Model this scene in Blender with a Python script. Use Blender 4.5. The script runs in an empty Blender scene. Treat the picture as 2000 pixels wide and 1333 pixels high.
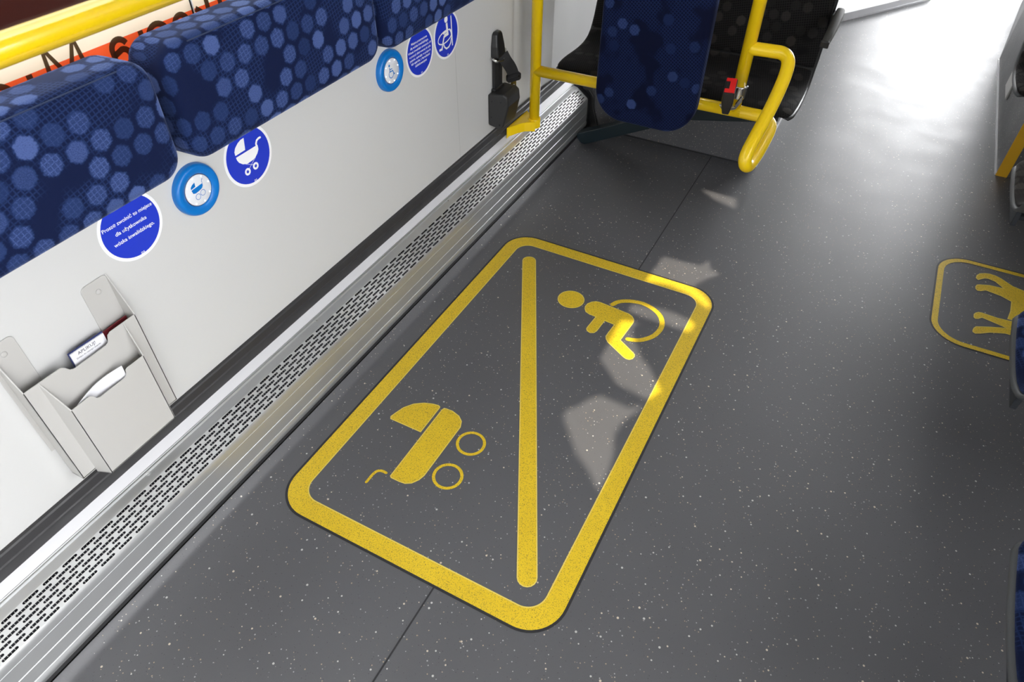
import bpy, bmesh, math, random
from mathutils import Vector, Matrix

random.seed(7)
S = bpy.context.scene
COL = S.collection
PI = math.pi

# ------------------------------------------------------------------ camera
cam_d = bpy.data.cameras.new('camera')
cam = bpy.data.objects.new('camera', cam_d)
COL.objects.link(cam)
yaw, pitch, roll = -0.48026601, 0.76422184, 0.0082014
f_ = Vector((math.sin(yaw) * math.cos(pitch), math.cos(yaw) * math.cos(pitch), -math.sin(pitch)))
r_ = Vector((math.cos(yaw), -math.sin(yaw), 0))
u_ = r_.cross(f_)
r2 = r_ * math.cos(roll) + u_ * math.sin(roll)
u2 = -r_ * math.sin(roll) + u_ * math.cos(roll)
cam.matrix_world = Matrix(((r2.x, u2.x, -f_.x, 0), (r2.y, u2.y, -f_.y, 0), (r2.z, u2.z, -f_.z, 1.5), (0, 0, 0, 1)))
cam_d.sensor_width = 36
cam_d.lens = 1352.617 / 2000 * 36
cam_d.clip_start = 0.02
cam_d.dof.use_dof = True
cam_d.dof.focus_distance = 1.9
cam_d.dof.aperture_fstop = 9
S.camera = cam

# ------------------------------------------------------------------ world, sun, exposure
S.view_settings.view_transform = 'Standard'
S.view_settings.look = 'None'
S.view_settings.gamma = 1
S.view_settings.use_curve_mapping = False
S.view_settings.exposure = 0.95
W = bpy.data.worlds.new('sky')
S.world = W
W.use_nodes = True
bg = W.node_tree.nodes['Background']
# overcast sky, brightest around the hazy sun ahead of the bus
_n = W.node_tree.nodes
_l = W.node_tree.links
_tc = _n.new('ShaderNodeTexCoord')
_dt = _n.new('ShaderNodeVectorMath')
_dt.operation = 'DOT_PRODUCT'
_dt.inputs[1].default_value = Vector((.38, .88, .27)).normalized()
_l.new(_tc.outputs['Generated'], _dt.inputs[0])
_mr = _n.new('ShaderNodeMapRange')
_mr.interpolation_type = 'SMOOTHSTEP'
_mr.inputs[1].default_value, _mr.inputs[2].default_value = .55, .98
_mr.inputs[3].default_value, _mr.inputs[4].default_value = 2.45, 11.0
_l.new(_dt.outputs['Value'], _mr.inputs[0])
# the left side of the street is shaded, the right side open
_sx = _n.new('ShaderNodeSeparateXYZ')
_l.new(_tc.outputs['Generated'], _sx.inputs[0])
_mx = _n.new('ShaderNodeMapRange')
_mx.inputs[1].default_value, _mx.inputs[2].default_value = -.8, .8
_mx.inputs[3].default_value, _mx.inputs[4].default_value = .45, 1.5
_l.new(_sx.outputs[0], _mx.inputs[0])
_mm = _n.new('ShaderNodeMath')
_mm.operation = 'MULTIPLY'
_l.new(_mr.outputs[0], _mm.inputs[0])
_l.new(_mx.outputs[0], _mm.inputs[1])
_l.new(_mm.outputs[0], bg.inputs[1])
bg.inputs[0].default_value = (0.97, 0.98, 1.0, 1)

sun_d = bpy.data.lights.new('sun', 'SUN')
sun_d.energy = 3.3
sun_d.angle = math.radians(0.53)
sun_d.color = (1, .90, .74)
sun = bpy.data.objects.new('sun', sun_d)
COL.objects.link(sun)
SUN = Vector((0.0, -0.75, 1.0)).normalized()          # direction towards the sun
sun.location = SUN * 20
sun.rotation_euler = SUN.to_track_quat('Z', 'Y').to_euler()


def portal(name, loc, rot, sx, sy):
    d = bpy.data.lights.new(name, 'AREA')
    d.shape = 'RECTANGLE'
    d.size, d.size_y = sx, sy
    d.cycles.is_portal = True
    o = bpy.data.objects.new(name, d)
    o.location = loc
    o.rotation_euler = rot
    COL.objects.link(o)


XL, XR, YB, YF, ZC = -1.18, 1.30, -2.6, 8.2, 2.3
portal('window_daylight', (XR + .05, .47, 1.5), (0, PI / 2, 0), 1.12, 3.5)
portal('door_daylight', (XR + .05, -.60, .47), (0, PI / 2, 0), .94, 1.2)
portal('rear_daylight', (XR + .05, -1.95, 1.5), (0, PI / 2, 0), 1.12, 1.3)
portal('left_window_daylight', (-1.235, -.2, 1.53), (0, -PI / 2, 0), .86, 3.4)
portal('windscreen_daylight', (.05, YF + .05, 1.4), (-PI / 2, 0, 0), 2.3, 1.5)
portal('front_door_daylight', (XR + .05, 7.0, 1.15), (0, PI / 2, 0), 2.1, 1.3)

# ------------------------------------------------------------------ node helpers


def new_mat(name):
    m = bpy.data.materials.new(name)
    m.use_nodes = True
    nt = m.node_tree
    p = nt.nodes['Principled BSDF']
    return m, nt, p


def setp(p, **k):
    for n, v in k.items():
        p.inputs[n.replace('_', ' ')].default_value = v


def simple(name, col, rough=.5, metal=0, spec=.5, coat=0, bump=0, bscale=300, var=0, vscale=8, sheen=0):
    m, nt, p = new_mat(name)
    setp(p, Roughness=rough, Metallic=metal)
    p.inputs['Base Color'].default_value = (*col, 1)
    p.inputs['Specular IOR Level'].default_value = spec
    p.inputs['Coat Weight'].default_value = coat
    p.inputs['Sheen Weight'].default_value = sheen
    tc = nt.nodes.new('ShaderNodeTexCoord')
    if bump:
        n = nt.nodes.new('ShaderNodeTexNoise')
        n.inputs['Scale'].default_value = bscale
        nt.links.new(tc.outputs['Object'], n.inputs['Vector'])
        b = nt.nodes.new('ShaderNodeBump')
        b.inputs['Strength'].default_value = bump
        b.inputs['Distance'].default_value = .001
        nt.links.new(n.outputs['Fac'], b.inputs['Height'])
        nt.links.new(b.outputs['Normal'], p.inputs['Normal'])
    if var:
        n = nt.nodes.new('ShaderNodeTexNoise')
        n.inputs['Scale'].default_value = vscale
        n.inputs['Detail'].default_value = 5
        nt.links.new(tc.outputs['Object'], n.inputs['Vector'])
        r = nt.nodes.new('ShaderNodeMapRange')
        r.inputs['From Min'].default_value = .3
        r.inputs['From Max'].default_value = .7
        r.inputs['To Min'].default_value = rough - var
        r.inputs['To Max'].default_value = rough + var
        nt.links.new(n.outputs['Fac'], r.inputs['Value'])
        nt.links.new(r.outputs['Result'], p.inputs['Roughness'])
    return m


class NG:
    """tiny helper to chain math nodes"""

    def __init__(s, nt):
        s.nt = nt

    def v(s, x, sock):
        if isinstance(x, (int, float)):
            sock.default_value = x
        else:
            s.nt.links.new(x, sock)

    def m(s, op, a, b=None, c=None, clamp=False):
        n = s.nt.nodes.new('ShaderNodeMath')
        n.operation = op
        n.use_clamp = clamp
        s.v(a, n.inputs[0])
        if b is not None:
            s.v(b, n.inputs[1])
        if c is not None:
            s.v(c, n.inputs[2])
        return n.outputs[0]

    def mix(s, f, a, b):
        n = s.nt.nodes.new('ShaderNodeMix')
        n.data_type = 'RGBA'
        s.v(f, n.inputs[0])
        for x, k in ((a, 6), (b, 7)):
            if isinstance(x, tuple):
                n.inputs[k].default_value = (*x, 1)
            else:
                s.nt.links.new(x, n.inputs[k])
        return n.outputs[2]

    def smooth(s, x, a, b):
        n = s.nt.nodes.new('ShaderNodeMapRange')
        n.interpolation_type = 'SMOOTHSTEP'
        s.v(x, n.inputs[0])
        n.inputs[1].default_value = a
        n.inputs[2].default_value = b
        n.inputs[3].default_value = 0
        n.inputs[4].default_value = 1
        return n.outputs[0]

    def noise(s, vec, scale, detail=2, rough=.5):
        n = s.nt.nodes.new('ShaderNodeTexNoise')
        n.inputs['Scale'].default_value = scale
        n.inputs['Detail'].default_value = detail
        n.inputs['Roughness'].default_value = rough
        s.nt.links.new(vec, n.inputs['Vector'])
        return n.outputs['Fac']

    def specks(s, vec, scale, size, keep):
        """small flecks of random size: one per Voronoi cell, kept in part of the cells"""
        n = s.nt.nodes.new('ShaderNodeTexVoronoi')
        n.inputs['Scale'].default_value = scale
        s.nt.links.new(vec, n.inputs['Vector'])
        sp = s.nt.nodes.new('ShaderNodeSeparateColor')
        s.nt.links.new(n.outputs['Color'], sp.inputs[0])
        lim = s.m('MULTIPLY', s.m('ADD', s.m('MULTIPLY', sp.outputs[0], .8), .35), size)
        inside = s.m('LESS_THAN', n.outputs['Distance'], lim)
        return s.m('MULTIPLY', inside, s.m('LESS_THAN', sp.outputs[1], keep)), sp.outputs[2]


def floor_mat():
    m, nt, p = new_mat('speckled_vinyl')
    g = NG(nt)
    tc = nt.nodes.new('ShaderNodeTexCoord')
    vec = tc.outputs['Object']
    base = g.mix(g.noise(vec, 3.0, 4), (.094, .094, .101), (.112, .112, .119))
    base = g.mix(g.m('MULTIPLY', g.noise(vec, 900, 2), .30), base, (.05, .05, .055))
    dk, _ = g.specks(vec, 170, .17, .45)
    base = g.mix(g.m('MULTIPLY', dk, .55), base, (.018, .018, .02))
    l1, c1 = g.specks(vec, 58, .135, .55)
    base = g.mix(l1, base, g.mix(c1, (.62, .54, .42), (.55, .55, .52)))
    l2, c2 = g.specks(vec, 125, .19, .48)
    base = g.mix(g.m('MULTIPLY', l2, .7), base, g.mix(c2, (.5, .38, .24), (.5, .5, .5)))
    nt.links.new(base, p.inputs['Base Color'])
    p.inputs['Specular IOR Level'].default_value = .7
    r = g.noise(vec, 6, 5)
    n = nt.nodes.new('ShaderNodeMapRange')
    nt.links.new(r, n.inputs[0])
    n.inputs[1].default_value, n.inputs[2].default_value = .3, .7
    n.inputs[3].default_value, n.inputs[4].default_value = .41, .48
    nt.links.new(n.outputs[0], p.inputs['Roughness'])
    b = nt.nodes.new('ShaderNodeBump')
    b.inputs['Strength'].default_value = .22
    b.inputs['Distance'].default_value = .001
    nt.links.new(g.noise(vec, 260, 3), b.inputs['Height'])
    nt.links.new(b.outputs['Normal'], p.inputs['Normal'])
    return m


def marking_mat():
    m, nt, p = new_mat('yellow_vinyl_inlay')
    g = NG(nt)
    tc = nt.nodes.new('ShaderNodeTexCoord')
    vec = tc.outputs['Object']
    base = g.mix(g.noise(vec, 12, 4), (.70, .47, .012), (.84, .59, .02))
    f = g.smooth(g.noise(vec, 400, 3, .75), .54, .63)
    base = g.mix(g.m('MULTIPLY', f, .75), base, (.16, .12, .03))
    d, _ = g.specks(vec, 230, .22, .45)
    base = g.mix(g.m('MULTIPLY', d, .8), base, (.05, .045, .03))
    nt.links.new(base, p.inputs['Base Color'])
    p.inputs['Roughness'].default_value = .45
    b = nt.nodes.new('ShaderNodeBump')
    b.inputs['Strength'].default_value = .15
    b.inputs['Distance'].default_value = .001
    nt.links.new(g.noise(vec, 300, 3), b.inputs['Height'])
    nt.links.new(b.outputs['Normal'], p.inputs['Normal'])
    return m


def fabric_mat(name, dark, mid, light, pitch=.044, grid=.0080, patch=(.44, .56), hk=.24, floor_=.60, sheen=.6, tint=(.5, .6, 1.0), dens=.62):
    """velour with a lattice of hexagonal dots, some solid, some cross-hatched"""
    m, nt, p = new_mat(name)
    g = NG(nt)
    uv = nt.nodes.new('ShaderNodeUVMap')
    sp = nt.nodes.new('ShaderNodeSeparateXYZ')
    nt.links.new(uv.outputs[0], sp.inputs[0])
    x = g.m('DIVIDE', sp.outputs[0], pitch)
    y = g.m('DIVIDE', sp.outputs[1], pitch * math.sqrt(3))
    res = []
    for off in (0.0, 0.5):
        xs, ys = g.m('ADD', x, off), g.m('ADD', y, off)
        cx, cy = g.m('ROUND', xs), g.m('ROUND', ys)
        dx = g.m('ABSOLUTE', g.m('SUBTRACT', xs, cx))
        dy = g.m('ABSOLUTE', g.m('MULTIPLY', g.m('SUBTRACT', ys, cy), math.sqrt(3)))
        hexd = g.m('MAXIMUM', dx, g.m('ADD', g.m('MULTIPLY', dx, .5), g.m('MULTIPLY', dy, .866)))
        rad = g.m('SQRT', g.m('ADD', g.m('MULTIPLY', dx, dx), g.m('MULTIPLY', dy, dy)))
        hexd = g.m('ADD', g.m('MULTIPLY', hexd, .6), g.m('MULTIPLY', rad, .4))
        cb = nt.nodes.new('ShaderNodeCombineXYZ')
        nt.links.new(cx, cb.inputs[0])
        nt.links.new(cy, cb.inputs[1])
        cb.inputs[2].default_value = off * 7.3 + .1
        wn = nt.nodes.new('ShaderNodeTexWhiteNoise')
        nt.links.new(cb.outputs[0], wn.inputs[0])
        sc = nt.nodes.new('ShaderNodeSeparateColor')
        nt.links.new(wn.outputs['Color'], sc.inputs[0])
        wob = g.m('ADD', hexd, g.m('MULTIPLY', g.m('SUBTRACT', g.noise(uv.outputs[0], 260, 3), .5), .20))
        mask = g.m('SUBTRACT', 1, g.smooth(wob, .32, .46))
        mask = g.m('MULTIPLY', mask, g.m('LESS_THAN', sc.outputs[0], dens))
        res.append((mask, sc.outputs[1], sc.outputs[2]))
    # fine hatch grid
    gx = g.m('PINGPONG', g.m('ADD', g.m('MULTIPLY', sp.outputs[0], .97), g.m('MULTIPLY', sp.outputs[1], .22)), grid / 2)
    gy = g.m('PINGPONG', g.m('SUBTRACT', g.m('MULTIPLY', sp.outputs[1], .97), g.m('MULTIPLY', sp.outputs[0], .22)), grid / 2)
    gm = g.m('MINIMUM', gx, gy)
    wgl = g.m('MULTIPLY', g.m('SUBTRACT', g.noise(uv.outputs[0], 330, 2), .5), grid * .22)
    hatch = g.m('SUBTRACT', 1, g.smooth(g.m('ADD', gm, wgl), grid * .03, grid * .27))
    solid_f = None
    tot = 0
    for mask, b, c in res:
        is_solid = g.m('MULTIPLY', g.m('GREATER_THAN', c, .74), .92)
        pat = g.m('MAXIMUM', g.m('MULTIPLY', hatch, .85), is_solid)
        pat = g.m('MAXIMUM', pat, floor_)
        val = g.m('MULTIPLY', g.m('MULTIPLY', mask, pat), g.m('ADD', g.m('MULTIPLY', b, .65), .35))
        tot = val if tot == 0 else g.m('MAXIMUM', tot, val)
    # faint hatch patches between the dots
    patch = g.smooth(g.noise(uv.outputs[0], 9, 2), *patch)
    tot = g.m('MAXIMUM', tot, g.m('MULTIPLY', g.m('MULTIPLY', hatch, patch), hk))
    grain = g.noise(uv.outputs[0], 520, 3, .75)
    tot = g.m('MULTIPLY', tot, g.m('ADD', g.m('MULTIPLY', grain, 1.9), .05))
    base = g.mix(g.smooth(tot, 0, .35), dark, mid)
    base = g.mix(g.smooth(tot, .3, 1.0), base, light)
    nt.links.new(base, p.inputs['Base Color'])
    nt.links.new(g.mix(g.smooth(tot, 0, .8), tuple(c * .35 for c in tint), tint), p.inputs['Sheen Tint'])
    p.inputs['Roughness'].default_value = .9
    p.inputs['Specular IOR Level'].default_value = .15
    p.inputs['Sheen Weight'].default_value = sheen
    p.inputs['Sheen Roughness'].default_value = .35
    b = nt.nodes.new('ShaderNodeBump')
    b.inputs['Strength'].default_value = .35
    b.inputs['Distance'].default_value = .001
    nt.links.new(grain, b.inputs['Height'])
    nt.links.new(b.outputs['Normal'], p.inputs['Normal'])
    return m


def film_mat(name, trans, diff, rough=.3):
    m, nt, p = new_mat(name)
    out = nt.nodes['Material Output']
    nt.nodes.remove(p)
    d = nt.nodes.new('ShaderNodeBsdfDiffuse')
    d.inputs[0].default_value = (*diff, 1)
    t = nt.nodes.new('ShaderNodeBsdfTranslucent')
    t.inputs[0].default_value = (*trans, 1)
    a = nt.nodes.new('ShaderNodeAddShader')
    nt.links.new(d.outputs[0], a.inputs[0])
    nt.links.new(t.outputs[0], a.inputs[1])
    gl = nt.nodes.new('ShaderNodeBsdfGlossy')
    gl.inputs['Roughness'].default_value = .05
    mx = nt.nodes.new('ShaderNodeMixShader')
    mx.inputs[0].default_value = .03
    nt.links.new(a.outputs[0], mx.inputs[1])
    nt.links.new(gl.outputs[0], mx.inputs[2])
    nt.links.new(mx.outputs[0], out.inputs[0])
    return m


M = dict(
    floor=floor_mat(),
    mark=marking_mat(),
    mark_edge=simple('yellow_inlay_edge', (.80, .62, .13), .5),
    weld=simple('dark_weld_seam', (.022, .022, .024), .5),
    wall=simple('white_wall_panel', (.63, .63, .62), .42, bump=.05, bscale=900),
    ceil=simple('ceiling_panel', (.46, .46, .455), .6),
    rubber=simple('black_rubber', (.032, .031, .033), .5, var=.12, vscale=14),
    seal=simple('black_gap_seal', (.012, .012, .014), .6),
    alu=simple('anodised_aluminium', (.72, .73, .73), .38, metal=.84, var=.03, vscale=5),
    alu_in=simple('heater_fins', (.55, .55, .55), .4, metal=1),
    heater_in=simple('heater_inside', (.012, .012, .02), .7),
    ledge=simple('pale_ledge', (.68, .68, .70), .35),
    yellow=simple('yellow_gloss_paint', (1.0, .68, .006), .26, coat=.25),
    yellow_dull=simple('yellow_edge_strip', (.70, .38, .01), .5),
    black=simple('black_plastic', (.018, .018, .019), .42, bump=.15, bscale=700),
    black_gloss=simple('black_smooth_plastic', (.015, .015, .016), .28),
    webbing=simple('black_webbing', (.014, .014, .015), .65, bump=.5, bscale=500),
    teal=simple('dark_teal_steel', (.006, .016, .022), .4),
    graphite=simple('graphite_shell_plastic', (.10, .105, .11), .5, bump=.1, bscale=600),
    armgrey=simple('grey_armrest_plastic', (.034, .033, .028), .65),
    dark_steel=simple('dark_powder_steel', (.028, .032, .038), .5),
    chrome=simple('chrome', (.75, .75, .74), .18, metal=1),
    brass=simple('brass_yellow_steel', (.75, .52, .12), .25, metal=1),
    red=simple('red_button', (.75, .012, .015), .35),
    grey_metal=simple('grey_painted_metal', (.52, .51, .49), .38, bump=.04, bscale=800),
    grey_edge=simple('light_trim', (.7, .7, .72), .3),
    plinth=None,
    pale_laminate=simple('pale_laminate', (.82, .82, .84), .45),
    blue_sign=simple('sign_blue', (.018, .045, .56), .28),
    white_sign=simple('sign_white', (.93, .93, .95), .3),
    ring_blue=simple('button_blue', (.0, .17, .56), .36),
    button_white=simple('button_white', (.80, .81, .84), .3),
    dark_line=simple('button_dark_rim', (.05, .03, .06), .4),
    paper=simple('white_paper', (.86, .86, .90), .5),
    paper_blue=simple('dark_blue_paper', (.02, .03, .14), .5),
    paper_red=simple('dark_red_paper', (.22, .02, .03), .5),
    ink=simple('dark_ink', (.03, .03, .045), .5),
    navy=fabric_mat('navy_dotted_velour', (.0038, .0085, .040), (.014, .030, .105), (.068, .108, .285), sheen=.55, tint=(.42, .55, 1.0), dens=.74),
    navy_board=fabric_mat('navy_velour_darkened', (.0016, .0036, .020), (.005, .012, .052), (.032, .055, .165), sheen=.4, tint=(.40, .52, 1.0), dens=.14, hk=.40, patch=(.38, .5)),  # same navy velour, its dimmer nap shading put into the colour; sparser dots
    darkfab=fabric_mat('charcoal_dotted_velour', (.0075, .0072, .008), (.020, .019, .019), (.048, .044, .040), sheen=.15, tint=(1, 1, 1), dens=.40, patch=(.30, .42), hk=.36),
    brownfab=fabric_mat('brown_grey_velour', (.03, .027, .026), (.05, .045, .042), (.09, .08, .07), sheen=.25, tint=(1, 1, 1)),
    film_red=film_mat('red_window_film', (.46, .052, .012), (.55, .08, .03)),
    film_cream=film_mat('cream_window_film', (.46, .365, .265), (.6, .52, .42)),
    maroon=simple('maroon_paint', (.040, .0045, .002), .7, spec=.1),
    film_text=film_mat('brown_film_lettering', (.075, .050, .026), (.05, .035, .02)),
    glass=None,
)
mt = bpy.data.materials.new('led_light')
mt.use_nodes = True
pp_ = mt.node_tree.nodes['Principled BSDF']
pp_.inputs['Emission Color'].default_value = (.75, .88, 1, 1)
pp_.inputs['Emission Strength'].default_value = 2
M['led'] = mt
gm_, gnt, gp = new_mat('clear_glass')
gnt.nodes.remove(gp)
g1 = gnt.nodes.new('ShaderNodeBsdfTransparent')
g1.inputs[0].default_value = (.93, .95, .95, 1)
g2 = gnt.nodes.new('ShaderNodeBsdfGlossy')
g2.inputs['Roughness'].default_value = .02
g3 = gnt.nodes.new('ShaderNodeMixShader')
g3.inputs[0].default_value = .025
gnt.links.new(g1.outputs[0], g3.inputs[1])
gnt.links.new(g2.outputs[0], g3.inputs[2])
gnt.links.new(g3.outputs[0], gnt.nodes['Material Output'].inputs[0])
M['glass'] = gm_
M['plinth'] = M['floor'].copy()
M['plinth'].name = 'grey_speckled_vinyl'

# ------------------------------------------------------------------ mesh helpers


class MB:
    def __init__(s):
        s.v, s.f, s.uv, s.mi = [], [], {}, []

    def add(s, vs, fs, uvs=None):
        o = len(s.v)
        s.v += [tuple(v) for v in vs]
        for f in fs:
            s.f.append(tuple(i + o for i in f))
        if uvs:
            for i, u in enumerate(uvs):
                s.uv[i + o] = u
        return s

    def box(s, x0, x1, y0, y1, z0, z1):
        vs = [(x, y, z) for x in (x0, x1) for y in (y0, y1) for z in (z0, z1)]
        return s.add(vs, [(0, 1, 3, 2), (4, 6, 7, 5), (0, 4, 5, 1), (2, 3, 7, 6), (0, 2, 6, 4), (1, 5, 7, 3)])

    def quad(s, *p):
        return s.add(p, [tuple(range(len(p)))])

    def extrude_y(s, prof, y0, y1, closed=True, caps=True):
        """profile of (x,z) swept along Y"""
        n = len(prof)
        vs = [(x, y0, z) for x, z in prof] + [(x, y1, z) for x, z in prof]
        fs = [(i, (i + 1) % n, (i + 1) % n + n, i + n) for i in range(n if closed else n - 1)]
        if caps and closed:
            fs += [tuple(range(n))[::-1], tuple(range(n, 2 * n))]
        return s.add(vs, fs)

    def prism(s, poly, fn0, fn1):
        """2-D polygon mapped through two placements and joined"""
        n = len(poly)
        vs = [fn0(*p) for p in poly] + [fn1(*p) for p in poly]
        fs = [tuple(range(n))[::-1], tuple(range(n, 2 * n))]
        fs += [(i, (i + 1) % n, (i + 1) % n + n, i + n) for i in range(n)]
        return s.add(vs, fs)

    def tube(s, pts, r, seg=20, caps=True, closed=False):
        pts = [Vector(p) for p in pts]
        n = len(pts)
        up = None
        rings = []
        for i, p in enumerate(pts):
            a = pts[(i - 1) % n] if (closed or i > 0) else p
            b = pts[(i + 1) % n] if (closed or i < n - 1) else p
            t = (b - a).normalized()
            if up is None:
                up = t.orthogonal().normalized()
            up = (up - t * up.dot(t)).normalized()
            sd = t.cross(up)
            rr = r[i] if isinstance(r, (list, tuple)) else r
            rings.append([p + (up * math.cos(2 * PI * k / seg) + sd * math.sin(2 * PI * k / seg)) * rr for k in range(seg)])
        vs = [v for R in rings for v in R]
        fs = []
        for i in range(n if closed else n - 1):
            j = (i + 1) % n
            for k in range(seg):
                fs.append((i * seg + k, i * seg + (k + 1) % seg, j * seg + (k + 1) % seg, j * seg + k))
        if caps and not closed:
            fs += [tuple(range(seg))[::-1], tuple((n - 1) * seg + k for k in range(seg))]
        return s.add(vs, fs)

    def lathe(s, prof, place, seg=48):
        """prof of (radius, height); place(a, b, h) -> world"""
        vs, fs = [], []
        for r, h in prof:
            for k in range(seg):
                a = 2 * PI * k / seg
                vs.append(place(r * math.cos(a), r * math.sin(a), h))
        n = len(prof)
        for i in range(n - 1):
            for k in range(seg):
                fs.append((i * seg + k, i * seg + (k + 1) % seg, (i + 1) * seg + (k + 1) % seg, (i + 1) * seg + k))
        fs.append(tuple((n - 1) * seg + k for k in range(seg)))
        fs.append(tuple(range(seg))[::-1])
        return s.add(vs, fs)

    def build(s, name, mat, parent=None, smooth=False, bevel=0, bseg=2, auto=None, solid=0, sub=0):
        me = bpy.data.meshes.new(name)
        me.from_pydata(s.v, [], s.f)
        bm = bmesh.new()
        bm.from_mesh(me)
        if s.uv:
            lay = bm.loops.layers.uv.new('UVMap')
            bm.verts.ensure_lookup_table()
            for f in bm.faces:
                for l in f.loops:
                    l[lay].uv = s.uv.get(l.vert.index, (0, 0))
        bmesh.ops.recalc_face_normals(bm, faces=bm.faces)
        bm.to_mesh(me)
        bm.free()
        me.materials.append(mat)
        if smooth:
            for p in me.polygons:
                p.use_smooth = True
        if auto:
            for p in me.polygons:
                p.use_smooth = True
            me.set_sharp_from_angle(angle=math.radians(auto))
        o = bpy.data.objects.new(name, me)
        COL.objects.link(o)
        if parent:
            o.parent = parent
            o.matrix_parent_inverse = Matrix.Translation(-Vector(parent.location)) if parent.rotation_euler.z == 0 else parent.matrix_basis.inverted()
        if solid:
            md = o.modifiers.new('solid', 'SOLIDIFY')
            md.thickness = solid
            md.offset = -1
            md.edge_crease_rim = .8
        if bevel:
            md = o.modifiers.new('bevel', 'BEVEL')
            md.width = bevel
            md.segments = bseg
            md.limit_method = 'ANGLE'
            md.angle_limit = math.radians(35)
        if sub:
            md = o.modifiers.new('sub', 'SUBSURF')
            md.levels = md.render_levels = sub
        return o


def tag(o, label=None, cat=None, group=None, kind=None):
    if label:
        o['label'] = label
    if cat:
        o['category'] = cat
    if group:
        o['group'] = group
    if kind:
        o['kind'] = kind
    return o


def thing(name, label, cat, loc=(0, 0, 0), group=None):
    o = bpy.data.objects.new(name, None)
    o.location = loc
    o.empty_display_size = .05
    COL.objects.link(o)
    return tag(o, label, cat, group)


def struct(o):
    o['kind'] = 'structure'
    return o


def arc(cx, cy, r, a0, a1, n):
    return [(cx + r * math.cos(math.radians(a0 + (a1 - a0) * i / n)), cy + r * math.sin(math.radians(a0 + (a1 - a0) * i / n))) for i in range(n + 1)]


def rrect(x0, x1, y0, y1, r, n=8):
    return (arc(x1 - r, y0 + r, r, -90, 0, n) + arc(x1 - r, y1 - r, r, 0, 90, n)
            + arc(x0 + r, y1 - r, r, 90, 180, n) + arc(x0 + r, y0 + r, r, 180, 270, n))


def smooth_path(pts, n=6):
    """Catmull-Rom through points"""
    P = [Vector(p) for p in pts]
    P = [P[0] * 2 - P[1]] + P + [P[-1] * 2 - P[-2]]
    out = []
    for i in range(1, len(P) - 2):
        a, b, c, d = P[i - 1:i + 3]
        for k in range(n):
            t = k / n
            out.append(.5 * ((2 * b) + (c - a) * t + (2 * a - 5 * b + 4 * c - d) * t * t + (3 * b - a - 3 * c + d) * t ** 3))
    out.append(P[-2])
    return out


class Stroke(list):
    layer = 0


STROKES = [0]


def ribbon2d(pts, w, closed=False, cap=True):
    """flat stroke of width w with mitred joints and round caps; returns polygons in 2-D"""
    P = [Vector((p[0], p[1])) for p in pts]
    n = len(P)
    L, R = [], []
    for i in range(n):
        a = P[(i - 1) % n] if (closed or i > 0) else None
        b = P[(i + 1) % n] if (closed or i < n - 1) else None
        d1 = (P[i] - a).normalized() if a is not None else (b - P[i]).normalized()
        d2 = (b - P[i]).normalized() if b is not None else d1
        n1, n2 = Vector((-d1.y, d1.x)), Vector((-d2.y, d2.x))
        mm = (n1 + n2)
        mm = mm.normalized() if mm.length > 1e-6 else n1
        k = min(1 / max(mm.dot(n1), .35), 2.2)
        L.append(P[i] + mm * w / 2 * k)
        R.append(P[i] - mm * w / 2 * k)
    polys = []
    for i in range(n if closed else n - 1):
        j = (i + 1) % n
        polys.append([L[i], R[i], R[j], L[j]])
    if cap and not closed:
        for e, q in ((0, 1), (n - 1, n - 2)):
            d = (P[e] - P[q]).normalized()
            a0 = math.degrees(math.atan2(d.y, d.x))
            polys.append([Vector(v) for v in arc(P[e].x, P[e].y, w / 2, a0 - 90, a0 + 90, 8)])
    STROKES[0] += 1
    out = []
    for p in polys:
        q = Stroke((v.x, v.y) for v in p)
        q.layer = STROKES[0]
        out.append(q)
    return out


def polys_mesh(polys, place, h, name, mat, parent, thick=.0):
    b = MB()
    h0, seen = h, {}
    for p in polys:
        h = h0 + 2.5e-5 * seen.setdefault(getattr(p, 'layer', -len(seen)), len(seen))   # crossing strokes lie just on top of each other
        if thick:
            b.prism(p, lambda u, v: place(u, v, h), lambda u, v: place(u, v, h + thick))
        else:
            b.add([place(u, v, h) for u, v in p], [tuple(range(len(p)))])
    return b.build(name, mat, parent)


def text_polys(body, width=None, height=None, bold=0.0, align='CENTER'):
    cu = bpy.data.curves.new('t', 'FONT')
    cu.body = body
    cu.align_x = align
    cu.offset = bold
    cu.resolution_u = 3
    ob = bpy.data.objects.new('t', cu)
    COL.objects.link(ob)
    dg = bpy.context.evaluated_depsgraph_get()
    dg.update()
    me = bpy.data.meshes.new_from_object(ob.evaluated_get(dg))
    vs = [(v.co.x, v.co.y) for v in me.vertices]
    fs = [tuple(p.vertices) for p in me.polygons]
    bpy.data.objects.remove(ob)
    bpy.data.curves.remove(cu)
    bpy.data.meshes.remove(me)
    xs = [v[0] for v in vs]
    k = width / (max(xs) - min(xs)) if width else height
    c = (max(xs) + min(xs)) / 2
    return [((x - c) * k, y * k) for x, y in vs], fs


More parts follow.
